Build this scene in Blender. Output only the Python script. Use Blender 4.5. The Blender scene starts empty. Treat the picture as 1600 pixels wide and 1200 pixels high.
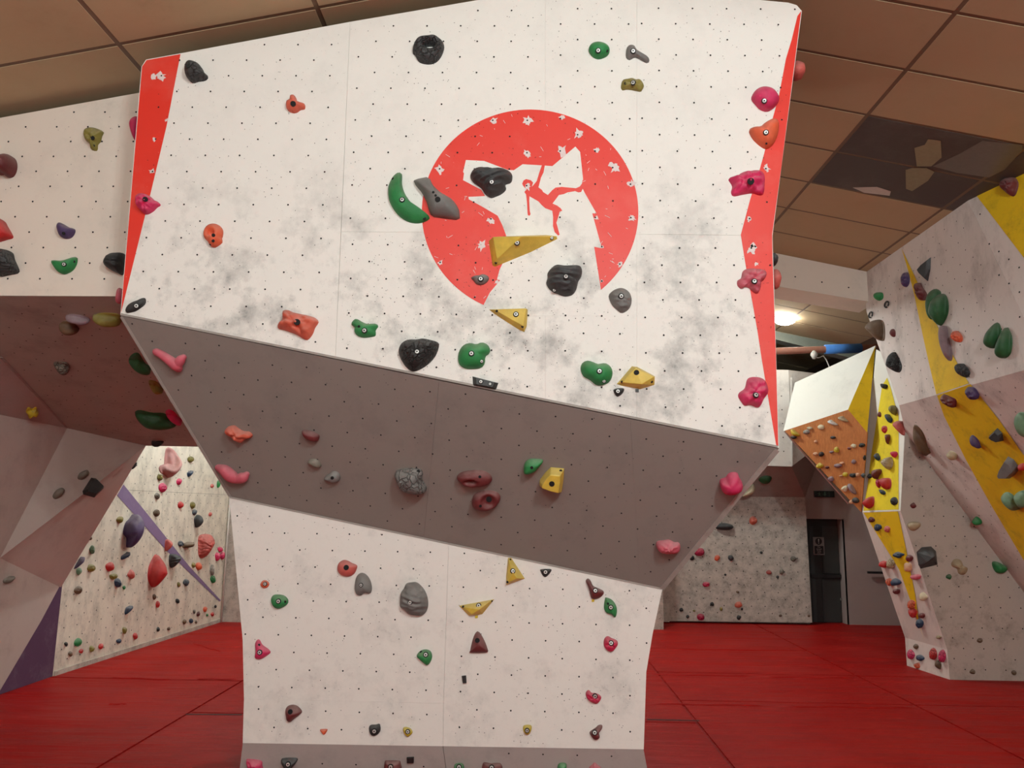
import bpy, bmesh, math, random
from mathutils import Vector, Matrix, noise, geometry
from mathutils.bvhtree import BVHTree
random.seed(7)
S = bpy.context.scene
COL = S.collection
V = Vector

# ------------------------------------------------------------------ camera
F = 1202.0
PITCH = math.atan(196.6 / F); YAW = math.atan(26.95 * math.cos(PITCH) / F); ROLL = 0.015
EYE = V((0, 0, 1.6))
RM = Matrix.Rotation(YAW, 3, 'Z') @ Matrix.Rotation(PITCH, 3, 'X') @ Matrix.Rotation(-ROLL, 3, 'Y')
cd = bpy.data.cameras.new('camera'); cam = bpy.data.objects.new('camera', cd); COL.objects.link(cam)
cd.sensor_width = 36; cd.lens = F / 1600 * 36; cd.clip_start = .05; cd.clip_end = 100
r_, f_, u_ = RM.col[0], RM.col[1], RM.col[2]
cam.matrix_world = Matrix(((r_[0], u_[0], -f_[0], EYE[0]), (r_[1], u_[1], -f_[1], EYE[1]), (r_[2], u_[2], -f_[2], EYE[2]), (0, 0, 0, 1)))
S.camera = cam

# ------------------------------------------------------------------ world, exposure, lamps
w = bpy.data.worlds.new('world'); S.world = w; w.use_nodes = True
w.node_tree.nodes['Background'].inputs[0].default_value = (.9, .85, .8, 1)
w.node_tree.nodes['Background'].inputs[1].default_value = .02
S.view_settings.view_transform = 'Standard'; S.view_settings.look = 'None'
S.view_settings.exposure = 0.0; S.view_settings.gamma = 1; S.view_settings.use_curve_mapping = False

def ceil_z(x):
    return 1.6 + (3.183 + .204 * x if x < .72 else 3.478 - .206 * x)

LAMPS = [  # x, y, drop below ceiling, length, watts   (tube lamps along the room, plus an added fill)
    (1.6, -.9, .45, 1.5, 480), (-1.3, -.9, .45, 1.5, 140), (.3, -3.3, .6, 1.2, 210),  # last one is an unseen fill lamp, added to brighten lower face and undercut
    (-3.0, 8.9, .40, 1.2, 150), (1.0, 9.05, .26, 1.0, 390),
]
LAMP_COL = (.87, .985, 1)
for (lx, ly, dr, ln, wt) in LAMPS:
    for k_ in (-.33, 0, .33):
        l = bpy.data.lights.new('tube_and_fill_lamp', 'POINT'); l.energy = wt / 3; l.color = LAMP_COL; l.shadow_soft_size = .06
        o = bpy.data.objects.new('tube_and_fill_lamp', l); COL.objects.link(o); o.location = (lx, ly + k_ * ln, ceil_z(lx) - dr - .06)

# ------------------------------------------------------------------ pixel rays onto real planes
def ray(u, v):
    return RM @ V(((u - 800) / F, 1, (600 - v) / F))
class Plane:
    def __init__(s, p, n, name=''):
        s.p = V(p); s.n = V(n).normalized(); s.name = name
        if s.n.dot(EYE - s.p) < 0: s.n = -s.n
        up = V((0, 0, 1)) if abs(s.n.z) < .95 else V((0, 1, 0))
        s.e1 = up.cross(s.n).normalized(); s.e2 = s.n.cross(s.e1).normalized()
    def at(s, u, v, off=0.0):
        d = ray(u, v); return EYE + d * ((s.p + s.n * off - EYE).dot(s.n) / d.dot(s.n))
def PY(y, name=''): return Plane((0, y, 0), (0, 1, 0), name)
def P3(a, b, c, name=''): return Plane(a, (V(b) - V(a)).cross(V(c) - V(a)), name)
def onY(u, v, y): return PY(y).at(u, v)
def onZ(u, v, z=0): return Plane((0, 0, z), (0, 0, 1)).at(u, v)

REG = dict(L1=(0, 0, 4), L2=(0, 300, 4), L3=(0, 600, 4), L4=(0, 900, 4), A=(200, 0, 4), B=(580, 0, 4), C=(900, 0, 4), D=(180, 280, 4),
           E=(560, 160, 10 / 3), F=(580, 420, 10 / 3), G=(960, 260, 4), H=(1000, 520, 3), I=(180, 460, 3.63636), J=(560, 640, 3.63636),
           K=(340, 780, 4.1368), M=(680, 840, 4.1368), N=(360, 1040, 4.70588), O=(680, 1040, 4.70588),
           R1=(1200, 0, 4), R2=(1200, 300, 4), R3=(1200, 550, 4), R4=(1000, 680, 4), R5=(1200, 850, 4), R6=(1200, 440, 8),
           R7=(1220, 600, 8), R8=(1340, 740, 3.75), W6=(200, 680, 80 / 9), W7=(200, 800, 6), W8=(70, 800, 4.6125), Q=(780, 220, 7.5), P=(0, 0, 1))
def px(reg, s):
    a = [float(t) for t in s.split()] if isinstance(s, str) else [c for p in s for c in p]
    ox, oy, k = REG[reg]
    return [(ox + a[i] / k, oy + a[i + 1] / k) for i in range(0, len(a), 2)]

# ------------------------------------------------------------------ materials
def lin(c): return tuple(((x / 255) / 12.92 if x / 255 <= .04045 else ((x / 255 + .055) / 1.055) ** 2.4) for x in c)
MATS = {}
class NT:
    def __init__(s, name):
        s.m = bpy.data.materials.new(name); s.m.use_nodes = True; s.t = s.m.node_tree
        s.b = s.t.nodes['Principled BSDF']; s.tc = s.t.nodes.new('ShaderNodeTexCoord')
    def n(s, ty, **kw):
        x = s.t.nodes.new('ShaderNode' + ty)
        for k, v in kw.items(): setattr(x, k, v)
        return x
    def l(s, a, b): s.t.links.new(a, b)
    def noise(s, scale, detail=4, rough=.55, co=None, st=None):
        x = s.n('TexNoise'); x.inputs['Scale'].default_value = scale; x.inputs['Detail'].default_value = detail
        x.inputs['Roughness'].default_value = rough
        src = co or s.tc.outputs['Object']
        if st:
            mp = s.n('Mapping'); mp.inputs['Scale'].default_value = st; s.l(src, mp.inputs[0]); src = mp.outputs[0]
        s.l(src, x.inputs['Vector']); return x.outputs['Fac']
    def ramp(s, f, a, b, lo=0., hi=1.):
        x = s.n('MapRange'); x.inputs[1].default_value = a; x.inputs[2].default_value = b
        x.inputs[3].default_value = lo; x.inputs[4].default_value = hi; s.l(f, x.inputs[0]); return x.outputs[0]
    def mix(s, f, a, b):
        x = s.n('Mix', data_type='RGBA')
        if isinstance(f, (int, float)): x.inputs[0].default_value = f
        else: s.l(f, x.inputs[0])
        for k, c in ((6, a), (7, b)):
            if isinstance(c, tuple): x.inputs[k].default_value = (*c[:3], 1)
            else: s.l(c, x.inputs[k])
        return x.outputs[2]
    def math(s, op, a, b):
        x = s.n('Math', operation=op)
        for k, c in ((0, a), (1, b)):
            if isinstance(c, (int, float)): x.inputs[k].default_value = c
            else: s.l(c, x.inputs[k])
        return x.outputs[0]
    def bump(s, f, st, dist=.01):
        x = s.n('Bump'); x.inputs['Strength'].default_value = st; x.inputs['Distance'].default_value = dist
        s.l(f, x.inputs['Height']); s.l(x.outputs[0], s.b.inputs['Normal'])
    def col(s, c):
        if isinstance(c, tuple): s.b.inputs['Base Color'].default_value = (*c[:3], 1)
        else: s.l(c, s.b.inputs['Base Color'])

def plain(name, rgb, rough=.6, metal=0, emit=0):
    if name in MATS: return MATS[name]
    k = NT(name); c = lin(rgb); nz = k.noise(30, 3)
    k.col(k.mix(k.ramp(nz, .3, .7), tuple(x * .88 for x in c), c)); k.b.inputs['Roughness'].default_value = rough; k.b.inputs['Metallic'].default_value = metal
    if emit: k.b.inputs['Emission Color'].default_value = (1, .96, .88, 1); k.b.inputs['Emission Strength'].default_value = emit
    MATS[name] = k.m; return k.m

def painted(name, rgb, dirt=.4, dirtrgb=(120, 118, 112), scale=2.2, zdirt=None, streak=False, rough=.6, fine=.25, lo=.5, hi=.75):
    """painted plywood: broad scuffs, fine specks, optional zone (world z from,to) where shoes scuff more"""
    if name in MATS: return MATS[name]
    k = NT(name); c = lin(rgb); d = lin(dirtrgb)
    geo = k.n('NewGeometry'); pos = geo.outputs['Position']
    st = (1, 1, .6) if streak else None
    a = k.ramp(k.noise(scale, 8, .68, pos, st), lo, hi)
    b = k.ramp(k.noise(scale * 7, 6, .7, pos, st), .52, .74)
    sp = k.ramp(k.noise(95, 2, .5, pos), .70, .76, 0, .5)
    f = k.math('ADD', k.math('MULTIPLY', a, dirt), k.math('MULTIPLY', b, k.math('MULTIPLY', k.math('ADD', a, .15), fine)))
    if zdirt:
        x = k.n('SeparateXYZ'); k.l(pos, x.inputs[0])
        f = k.math('MULTIPLY', f, k.ramp(x.outputs[2], zdirt[0], zdirt[1], .12, 1))
    f = k.math('ADD', f, k.math('MULTIPLY', sp, dirt))
    x = k.n('Clamp'); k.l(f, x.inputs[0])
    k.col(k.mix(x.outputs[0], c, d)); k.b.inputs['Roughness'].default_value = rough
    k.b.inputs['Specular IOR Level'].default_value = .3
    k.bump(k.noise(160, 3, .6, pos), .12, .003)
    MATS[name] = k.m; return k.m

def redpaint(name, rgb):
    if name in MATS: return MATS[name]
    k = NT(name); geo = k.n('NewGeometry'); pos = geo.outputs['Position']
    fade = k.ramp(k.noise(3.5, 5, .6, pos), .5, .8, 0, .35)
    scr = k.ramp(k.noise(26, 8, .75, pos, (1.0, 1.0, 1.6)), .665, .70, 0, .85)
    c1 = k.mix(fade, lin(rgb), lin((238, 120, 105)))
    k.col(k.mix(scr, c1, lin((235, 205, 195)))); k.b.inputs['Roughness'].default_value = .5
    MATS[name] = k.m; return k.m

HC = dict(charcoal=(58, 58, 58), black=(40, 39, 38), grey=(118, 116, 112), pale=(170, 165, 155), slate=(72, 82, 90), green=(38, 135, 70), dgreen=(38, 92, 48),
          pgreen=(115, 150, 115), orange=(225, 98, 60), coral=(215, 100, 75), red=(196, 40, 38), salmon=(205, 95, 85), pink=(216, 45, 98), rose=(205, 95, 110),
          magenta=(205, 25, 75), maroon=(108, 38, 38), brown=(105, 78, 52), yellow=(222, 190, 72), lemon=(205, 180, 40), olive=(140, 128, 55), purple=(78, 58, 100),
          mauve=(140, 115, 120), beige=(186, 164, 128), cream=(226, 212, 175), blue=(38, 62, 88), peach=(225, 170, 130), dusty=(188, 128, 122), stone=(120, 112, 98), white=(222, 220, 214))
CHALK = (196, 184, 176)
def holdmat(colour, style):
    key = 'hold_' + colour + '_' + style
    if key in MATS: return MATS[key]
    k = NT(key); c = lin(HC[colour])
    geo = k.n('NewGeometry'); x = k.n('SeparateXYZ'); k.l(geo.outputs['Normal'], x.inputs[0])
    n1 = k.noise(14, 5, .6)
    up = k.ramp(x.outputs[2], -.15, .9, 0, 1)
    ch = k.math('MULTIPLY', up, k.ramp(n1, .3, .7, .25, 1))
    amt = dict(crackle=.35, strat=.3, hull=.28, lumpy=.4).get(style, .34)
    dk = tuple(v * .72 for v in c)
    base = k.mix(k.ramp(k.noise(9, 4), .35, .65), dk, c)
    ch = k.math('MULTIPLY', ch, amt)
    chalk = lin(CHALK) if colour not in ('black', 'charcoal') else lin((140, 140, 138))
    k.col(k.mix(ch, base, chalk)); k.b.inputs['Roughness'].default_value = .62 if style != 'hull' else .5
    if style == 'crackle':
        v = k.n('TexVoronoi', feature='DISTANCE_TO_EDGE'); v.inputs['Scale'].default_value = 26
        nz = k.n('TexNoise'); nz.inputs['Scale'].default_value = 14; k.l(k.tc.outputs['Object'], nz.inputs['Vector'])
        mx = k.n('Mix', data_type='VECTOR'); mx.inputs[0].default_value = .12
        k.l(k.tc.outputs['Object'], mx.inputs[4]); k.l(nz.outputs['Color'], mx.inputs[5]); k.l(mx.outputs[1], v.inputs['Vector'])
        k.bump(k.ramp(v.outputs['Distance'], 0, .12), .9, .012)
    elif style == 'strat':
        wv = k.n('TexWave', bands_direction='Z'); wv.inputs['Scale'].default_value = 6; wv.inputs['Distortion'].default_value = 11; wv.inputs['Detail'].default_value = 3
        k.l(k.tc.outputs['Object'], wv.inputs['Vector']); k.bump(wv.outputs['Fac'], .5, .01)
    else:
        k.bump(k.noise(120, 3), .35, .004)
    MATS[key] = k.m; return k.m

WHITE = (232, 229, 222)
m_upper = painted('paint_upper', (236, 233, 225), .8, (138, 139, 136), 2.9, (3.6, 2.85), fine=.5, lo=.49, hi=.72)
m_lower = painted('paint_lower', (232, 227, 219), .30, (140, 138, 134), 3.2, fine=.5, lo=.5)
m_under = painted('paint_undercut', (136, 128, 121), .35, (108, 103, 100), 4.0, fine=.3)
m_kick = painted('paint_kick', (176, 168, 162), .4, (130, 124, 120), 4.0)
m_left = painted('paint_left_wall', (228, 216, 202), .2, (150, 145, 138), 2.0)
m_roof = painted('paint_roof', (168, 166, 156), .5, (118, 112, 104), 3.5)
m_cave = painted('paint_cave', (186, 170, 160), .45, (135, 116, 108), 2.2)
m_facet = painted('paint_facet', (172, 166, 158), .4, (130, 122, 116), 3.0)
m_stain = painted('paint_stained', (230, 220, 202), .5, (140, 132, 118), 7, streak=True, fine=.9, lo=.42, hi=.72)
m_scuff = painted('paint_scuffed_panel', (198, 187, 174), .6, (112, 104, 95), 8.0, fine=1.1, lo=.4, hi=.72)
m_vol = painted('paint_volume', (228, 224, 216), .55, (135, 130, 126), 4.5, fine=.5)
m_right = painted('paint_right', (214, 200, 192), .5, (125, 108, 102), 3.4, streak=True, fine=.6)
m_rightlow = painted('paint_right_low', (190, 178, 166), .6, (128, 116, 104), 5, fine=.7)
m_wedge = painted('paint_wedge', (228, 224, 214), .25, (160, 155, 148), 2.0)
m_yellow = painted('paint_yellow', (228, 186, 24), .45, (140, 112, 35), 5.0, fine=.8)
m_yelbright = painted('paint_yellow_pillar', (230, 205, 40), .3, (150, 125, 45), 5.0, fine=.8)
m_purple = painted('paint_purple', (130, 108, 142), .4, (150, 135, 155), 7.0)
m_purpledark = painted('paint_purple_dark', (86, 58, 84), .5, (122, 108, 120), 6.0)
m_backwall = painted('paint_back_wall', (176, 160, 154), .2, (150, 135, 128), 2.0)
m_plain = painted('paint_plain_wall', (222, 214, 204), .2, (150, 145, 138), 1.5)
m_red = redpaint('paint_red', (226, 52, 36))
m_edge = painted('ply_edge', (158, 150, 142), .5, (120, 112, 104), 8.0)
m_body = plain('wall_body', (120, 112, 104), .8)
m_hole = plain('hole_black', (14, 13, 13), .8)
m_chip = painted('paint_chip', (228, 214, 210), .5, (200, 150, 145), 30.0)
m_tile = painted('ceiling_tile', (188, 168, 134), .25, (156, 134, 102), 1.2, rough=.9)
m_tbar = plain('ceiling_bar', (122, 100, 78), .6)
m_darktile = painted('ceiling_dark_tile', (84, 76, 72), .5, (112, 106, 100), 2.5)
m_steel = plain('steel', (165, 162, 156), .35, .8)
m_dark = plain('dark_metal', (36, 34, 34), .5)
m_bolt = plain('bolt_steel', (205, 203, 198), .4, .3)

# wood of the training board
k = NT('board_wood'); geo = k.n('NewGeometry')
wv = k.n('TexWave', bands_direction='X'); wv.inputs['Scale'].default_value = 3; wv.inputs['Distortion'].default_value = 6; wv.inputs['Detail'].default_value = 4
k.l(geo.outputs['Position'], wv.inputs['Vector'])
k.col(k.mix(k.ramp(k.noise(18, 4, .6, geo.outputs['Position'], (6, 1, 1)), .3, .7), lin((168, 98, 46)), lin((196, 122, 62)))); k.b.inputs['Roughness'].default_value = .5
m_wood = k.m
# red vinyl crash mats
k = NT('red_vinyl'); geo = k.n('NewGeometry'); pos = geo.outputs['Position']
k.col(k.mix(k.ramp(k.noise(1.3, 5, .6, pos), .35, .7), lin((148, 19, 17)), lin((161, 30, 26)))); k.b.inputs['Roughness'].default_value = .5
k.b.inputs['Specular IOR Level'].default_value = .07
h1 = k.noise(1.1, 3, .5, pos, (.5, 2.6, 1)); h2 = k.noise(7, 4, .6, pos, (.4, 2, 1))
k.bump(k.math('ADD', h1, k.math('MULTIPLY', h2, .12)), .55, .12)
m_mat = k.m

# ------------------------------------------------------------------ object helpers
def mesh_obj(name, verts, faces, mats, parent=None, smooth=False, fmat=None, origin=None):
    vs = [V(v) for v in verts]
    if origin is None:
        n = len(vs); origin = V((sum(v.x for v in vs) / n, sum(v.y for v in vs) / n, min(v.z for v in vs)))
    me = bpy.data.meshes.new(name); me.from_pydata([v - origin for v in vs], [], faces)
    for m in (mats if isinstance(mats, (list, tuple)) else [mats]): me.materials.append(m)
    if fmat: me.polygons.foreach_set('material_index', fmat)
    if smooth: me.polygons.foreach_set('use_smooth', [True] * len(me.polygons))
    me.update()
    o = bpy.data.objects.new(name, me); COL.objects.link(o)
    o.location = origin
    if parent: o.parent = parent; o.location = origin - parent_loc(parent)
    return o
def parent_loc(o):
    l = o.location.copy()
    while o.parent: o = o.parent; l += o.location
    return l
def empty(name, loc, kind='structure', label=None, cat=None, group=None):
    o = bpy.data.objects.new(name, None); COL.objects.link(o); o.location = loc; o.empty_display_size = .1
    tag(o, label, cat, group, kind); return o
def tag(o, label=None, cat=None, group=None, kind=None):
    if label: o['label'] = label
    if cat: o['category'] = cat
    if group: o['group'] = group
    if kind: o['kind'] = kind
    return o
def prism_geo(pts, vec):
    n = len(pts); vs = list(pts) + [p + vec for p in pts]
    fs = [list(range(n)), list(range(2 * n - 1, n - 1, -1))] + [[i, i + n, (i + 1) % n + n, (i + 1) % n] for i in range(n)]
    return vs, fs
def shrink(pts, d):
    c = sum(pts, V()) / len(pts)
    return [p - (p - c).normalized() * d for p in pts]
def slab(name, pl, poly, mat, parent, th=.018, gap=.0006, off=0.0):
    """a plywood sheet whose face is the px polygon on plane pl"""
    pts = shrink([pl.at(u, v, off) for u, v in poly], gap) if gap else [pl.at(u, v, off) for u, v in poly]
    vs, fs = prism_geo(pts, -pl.n * th)
    o = mesh_obj(name, vs, fs, mat, parent); fix_normals(o); return o
def slab3(name, pts, mat, parent, th=.018, gap=.0015):
    pts = [V(p) for p in pts]; n = geometry.normal(pts); c = sum(pts, V()) / len(pts)
    if n.dot(EYE - c) < 0: n = -n
    vs, fs = prism_geo(shrink(pts, gap), -n * th)
    o = mesh_obj(name, vs, fs, mat, parent); fix_normals(o); return o
def fix_normals(o):
    bm = bmesh.new(); bm.from_mesh(o.data); bmesh.ops.recalc_face_normals(bm, faces=bm.faces); bm.to_mesh(o.data); bm.free()
def box_geo(a, b):
    x0, y0, z0 = a; x1, y1, z1 = b
    vs = [V(p) for p in ((x0, y0, z0), (x1, y0, z0), (x1, y1, z0), (x0, y1, z0), (x0, y0, z1), (x1, y0, z1), (x1, y1, z1), (x0, y1, z1))]
    return vs, [[3, 2, 1, 0], [4, 5, 6, 7], [0, 1, 5, 4], [1, 2, 6, 5], [2, 3, 7, 6], [3, 0, 4, 7]]
def box(name, a, b, mat, parent=None):
    vs, fs = box_geo(a, b); return mesh_obj(name, vs, fs, mat, parent)
def tube(name, pts, r, mat, parent=None, seg=10):
    vs, fs = tube_geo([V(p) for p in pts], r, seg); return mesh_obj(name, vs, fs, mat, parent, smooth=True)
def tube_geo(pts, r, seg=10):
    vs, fs = [], []; n = len(pts)
    for i, p in enumerate(pts):
        t = (pts[min(i + 1, n - 1)] - pts[max(i - 1, 0)]).normalized()
        a = t.cross(V((0, 0, 1)) if abs(t.z) < .9 else V((1, 0, 0))).normalized(); b = t.cross(a)
        rr = r[i] if isinstance(r, (list, tuple)) else r
        vs += [p + (a * math.cos(2 * math.pi * k / seg) + b * math.sin(2 * math.pi * k / seg)) * rr for k in range(seg)]
    for i in range(n - 1):
        for k in range(seg):
            fs.append([i * seg + k, i * seg + (k + 1) % seg, (i + 1) * seg + (k + 1) % seg, (i + 1) * seg + k])
    fs.append(list(range(seg))[::-1]); fs.append([(n - 1) * seg + k for k in range(seg)])
    return vs, fs
def decal(name, pl, poly, mat, parent, off=.001, kind=None):
    """flat paint laid on a sheet (concave outlines allowed)"""
    pts = [pl.at(u, v, off) for u, v in poly]
    tris = geometry.tessellate_polygon([pts])
    o = mesh_obj(name, pts, [list(t) for t in tris], mat, parent)
    for_p = o.data.polygons
    if for_p and sum((p.normal for p in for_p), V()).dot(pl.n) < 0: o.data.flip_normals()
    return o
def inpoly(x, y, poly):
    c = False; j = len(poly) - 1
    for i in range(len(poly)):
        xi, yi = poly[i]; xj, yj = poly[j]
        if (yi > y) != (yj > y) and x < (xj - xi) * (y - yi) / (yj - yi) + xi: c = not c
        j = i
    return c
def proj(P):
    q = RM.transposed() @ (V(P) - EYE); return 800 + F * q.x / q.y, 600 - F * q.z / q.y
HOLES = {}
def lattice(pl, poly, p0, p1=None, wall=None, r=.0052, off=.0016, sp=.2, specks=0, step=1):
    """staggered rows of T-nut holes; p0,p1 neighbouring holes of one row"""
    A = pl.at(*p0)
    e = (pl.at(*p1) - A) if p1 else pl.e1 * sp
    e = e.normalized() * sp * step
    g = pl.n.cross(e)
    vs, fs = HOLES.setdefault(wall, ([], []))
    def disc(P, rr, seg=8):
        b = len(vs); a1 = e.normalized(); a2 = g.normalized()
        vs.extend(P + (a1 * math.cos(2 * math.pi * k / seg) + a2 * math.sin(2 * math.pi * k / seg)) * rr for k in range(seg)); fs.append(list(range(b, b + seg)))
    for i in range(-60, 61):
        for j in range(-60, 61):
            P = A + e * (i + (.5 if j % 2 else 0)) + g * (j * .5) + pl.n * off
            if (P - EYE).dot(f_) < .5: continue
            u, v = proj(P)
            if not (-300 < u < 1900 and -300 < v < 1500): continue
            if inpoly(u, v, poly): disc(P, r)
    if specks:
        us = [p[0] for p in poly]; vv = [p[1] for p in poly]; t = 0
        while t < specks:
            u = random.uniform(min(us), max(us)); v = random.uniform(min(vv), max(vv)); t += 1
            if inpoly(u, v, poly): disc(pl.at(u, v, off), random.uniform(.0012, .0028), 5)

# ------------------------------------------------------------------ key planes
U = PY(4.15, 'upper'); LW = PY(4.78, 'lower')
gTL, gTR, gBL = U.at(188, 492), U.at(1217, 700), LW.at(358, 775)
G = P3(gTL, gTR, gBL, 'undercut')
LF = PY(4.5, 'left')

# ------------------------------------------------------------------ floor and crash mats
floor = mesh_obj('floor', *box_geo((-5.4, -4.2, -.3), (8, 19, -.012)), m_dark); tag(floor, 'red padded gym floor under the climbing walls', 'floor', None, 'structure')
gaps = .002
def mat_piece(x0, x1, y0, y1):
    nx = max(1, int((x1 - x0) / .6)); ny = max(1, int((y1 - y0) / .6))
    vs, fs = box_geo((x0 + gaps, y0 + gaps, -.2), (x1 - gaps, y1 - gaps, 0))
    o = mesh_obj('floor_mat', vs, fs, m_mat, floor)
    bm = bmesh.new(); bm.from_mesh(o.data)
    top = [e for e in bm.edges if all(v.co.z > .19 for v in e.verts)]
    bmesh.ops.bevel(bm, geom=top, offset=.010, segments=2, affect='EDGES'); bm.to_mesh(o.data); bm.free()
    return o
for x0, x1, ys in ((-5.3, -2.62, (-4.2, 3.2, 7.42, 11.6)), (-2.62, 1.33, (-4.2, 2.2, 6.3, 8.9, 12.4)), (1.33, 3.34, (-4.2, 3.0, 7.02, 8.2, 9.6, 12.4)), (3.34, 7.9, (-4.2, 3.0, 7.02, 8.2, 12.4))):
    for y0, y1 in zip(ys, ys[1:]): mat_piece(x0, x1, y0, y1)
def on_floor_strip(u0, v0, u1, v1, wd):
    a, b = onZ(u0, v0, .002), onZ(u1, v1, .002); t = (b - a).normalized(); s = V((-t.y, t.x, 0)) * wd
    return [a - s, b - s, b + s, a + s]
for q in ((290, 1116, 378, 1116.5, .012), (1011, 1124, 1093, 1126, .012)):
    p = on_floor_strip(*q); mesh_obj('mat_gap', p, [[0, 1, 2, 3]], m_hole, floor)

for q in ((165, 1059, 276, 1063), (304, 1061, 373, 1062), (298, 1004, 346, 1019), (168, 1101, 200, 1100), (1012, 1054, 1180, 1057), (1190, 1058, 1338, 1060), (1010, 1100, 1200, 1103), (1215, 1104, 1440, 1107), (1040, 1015, 1250, 1017)):
    a_, b_ = onZ(q[0], q[1], 0), onZ(q[2], q[3], 0); n_ = 8; P_ = [a_.lerp(b_, i / n_) + V((0, .012 * math.sin(i * 1.7 + q[0]), -.006)) for i in range(n_ + 1)]
    tube('mat_fold', P_, [.004] + [.016] * (n_ - 1) + [.004], m_mat, floor, 8)

# ------------------------------------------------------------------ ceiling
ceiling = empty('ceiling', (0, 4, 4), label='beige suspended tile ceiling sloping down from a ridge', cat='ceiling')
def slope_quad(x0, x1, y0, y1, dz, th):
    top = [V((x0, y0, ceil_z(x0) + dz)), V((x1, y0, ceil_z(x1) + dz)), V((x1, y1, ceil_z(x1) + dz)), V((x0, y1, ceil_z(x0) + dz))]
    return prism_geo(top, V((0, 0, th)))
RG = .72
for (x0, x1) in ((-5.4, RG), (RG, 6.5)):
    vs, fs = slope_quad(x0, x1, -4.2, 19, .003, .05); o = mesh_obj('grid_frame', vs, fs, m_tbar, ceiling); fix_normals(o)
def tile_cols(edges, y_start, rows, dark=()):
    for ci in range(len(edges) - 1):
        for r in range(rows):
            y0 = y_start + .601 * r
            g = .015
            vs, fs = slope_quad(edges[ci] + g, edges[ci + 1] - g, y0 + g, y0 + .601 - g, 0, .0028)
            o = mesh_obj('ceiling_tile', vs, fs, m_darktile if (ci, r) in dark else m_tile, ceiling); fix_normals(o)
tile_cols([-5.0, -3.62, -2.45, -1.282, -.115, RG], 4.12 - .601 * 5, 7)
redge = [RG, 1.34, 2.516, 3.69, 4.86]
tile_cols(redge, 4.215 - .601 * 5, 12, dark=((2, 7), (2, 8), (3, 7), (3, 8)))
tile_cols([RG, 1.34, 2.516, 3.69, 4.86], 8.95, 9)
tile_cols([-4.9, -3.62, -2.45, -1.282, -.115, RG], 8.0, 6)
# blotched paper patches stuck on the dark tiles
cpl = Plane((2.516, 5, ceil_z(2.516)), (.206, 0, 1))
pa = decal('paper_patch', cpl, px('R1', '915 925 980 905 1000 870 1080 880 1085 985 1020 1040 930 1040'), plain('yellowed_paper', (150, 146, 116), .7), None, .003)
tag(pa, 'torn yellowed paper patch on the dark ceiling tile, upper of two', 'patch')
pa = decal('paper_patch', cpl, px('R1', '860 1062 900 1050 990 1050 1040 1075 1000 1130 900 1195 862 1180'), plain('yellowed_paper', (150, 146, 116), .7), None, .003)
tag(pa, 'torn yellowed paper patch on the dark ceiling tile, lower of two', 'patch')
pa = decal('plastic_sheet', cpl, px('R1', '1030 1040 1200 960 1340 880 1590 905 1590 940 1480 1060 1380 1110 1180 1080'), plain('grey_plastic_sheet', (112, 106, 100), .3), None, .002)
tag(pa, 'crinkled grey plastic sheet taped across the dark ceiling tiles', 'sheet')
pa = decal('white_strip', cpl, px('P', '1332 293 1370 292 1392 299 1390 306 1350 301'), plain('tape_white', (205, 200, 190), .5), None, .003)
tag(pa, 'short white tape strip at the edge of the dark ceiling tiles', 'tape')

# ------------------------------------------------------------------ shell behind the camera and at the sides
for nm, a, b, lab in (('wall_front', (-5.4, -4.3, -.3), (8, -4.15, 5), 'plain off-white wall behind the viewer'),
                      ('wall_left_far', (-4.62, -4.2, -.3), (-4.5, 7.4, 5), 'plain off-white side wall left of the viewer'),
                      ('wall_right_far', (5.75, -4.2, -.3), (5.9, 8.4, 5), 'plain off-white side wall right of the viewer')):
    tag(box(nm, a, b, m_plain), lab, 'wall', None, 'structure')

# ------------------------------------------------------------------ central tower
wc = empty('wall_center', (-.45, 4.8, 0), label='large white overhanging climbing wall in the middle with red disc emblem', cat='climbing wall')
TOPL = (222, 96)
up_left = [(228, 93), (283, 83), (547, 34), (524, 559), (188, 492), (221, 104)]
slab('panel', U, up_left, m_upper, wc)
slab('panel', U, [(547, 34), (852, -18), (852, 364), (533, 362)], m_upper, wc)
slab('panel', U, [(852, -18), (905, -28), (995, -20), (995, 366), (852, 364)], m_upper, wc)
slab('panel', U, [(995, -20), (1190, 0), (1232, 4), (1245, 8), (1253, 17), (1207, 368), (995, 366)], m_upper, wc)
slab('panel', U, [(533, 362), (852, 364), (852, 626), (524, 559)], m_upper, wc)
slab('panel', U, [(852, 364), (995, 366), (995, 655), (852, 626)], m_upper, wc)
slab('panel', U, [(995, 366), (1207, 368), (1213, 560), (1217, 700), (995, 655)], m_upper, wc)
# undercut sheets
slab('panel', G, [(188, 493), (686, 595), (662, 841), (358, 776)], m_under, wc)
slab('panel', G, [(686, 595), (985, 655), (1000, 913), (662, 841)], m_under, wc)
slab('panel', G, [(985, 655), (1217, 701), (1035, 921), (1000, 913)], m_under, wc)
# lower sheets
slab('panel', LW, [(358, 776), (701, 849), (693, 1099), (381, 1092), (379, 1000)], m_lower, wc)
slab('panel', LW, [(701, 849), (1035, 920), (1020, 990), (1010, 1050), (1006, 1171), (692, 1166), (693, 1099)], m_lower, wc)
slab('panel', LW, [(381, 1092), (693, 1099), (692, 1166), (379, 1161)], m_lower, wc)
kk = [LW.at(379, 1161), LW.at(692, 1166), V((-.45, 4.86, 0)), V((-1.70, 4.86, 0))]
slab3('kick_panel', kk, m_kick, wc)
kk2 = [LW.at(692, 1166), LW.at(1006, 1171), V((.745, 4.86, 0)), V((-.45, 4.86, 0))]
slab3('kick_panel', kk2, m_kick, wc)
KP = P3(kk[0], kk[1], kk[2], 'kick')
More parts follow.
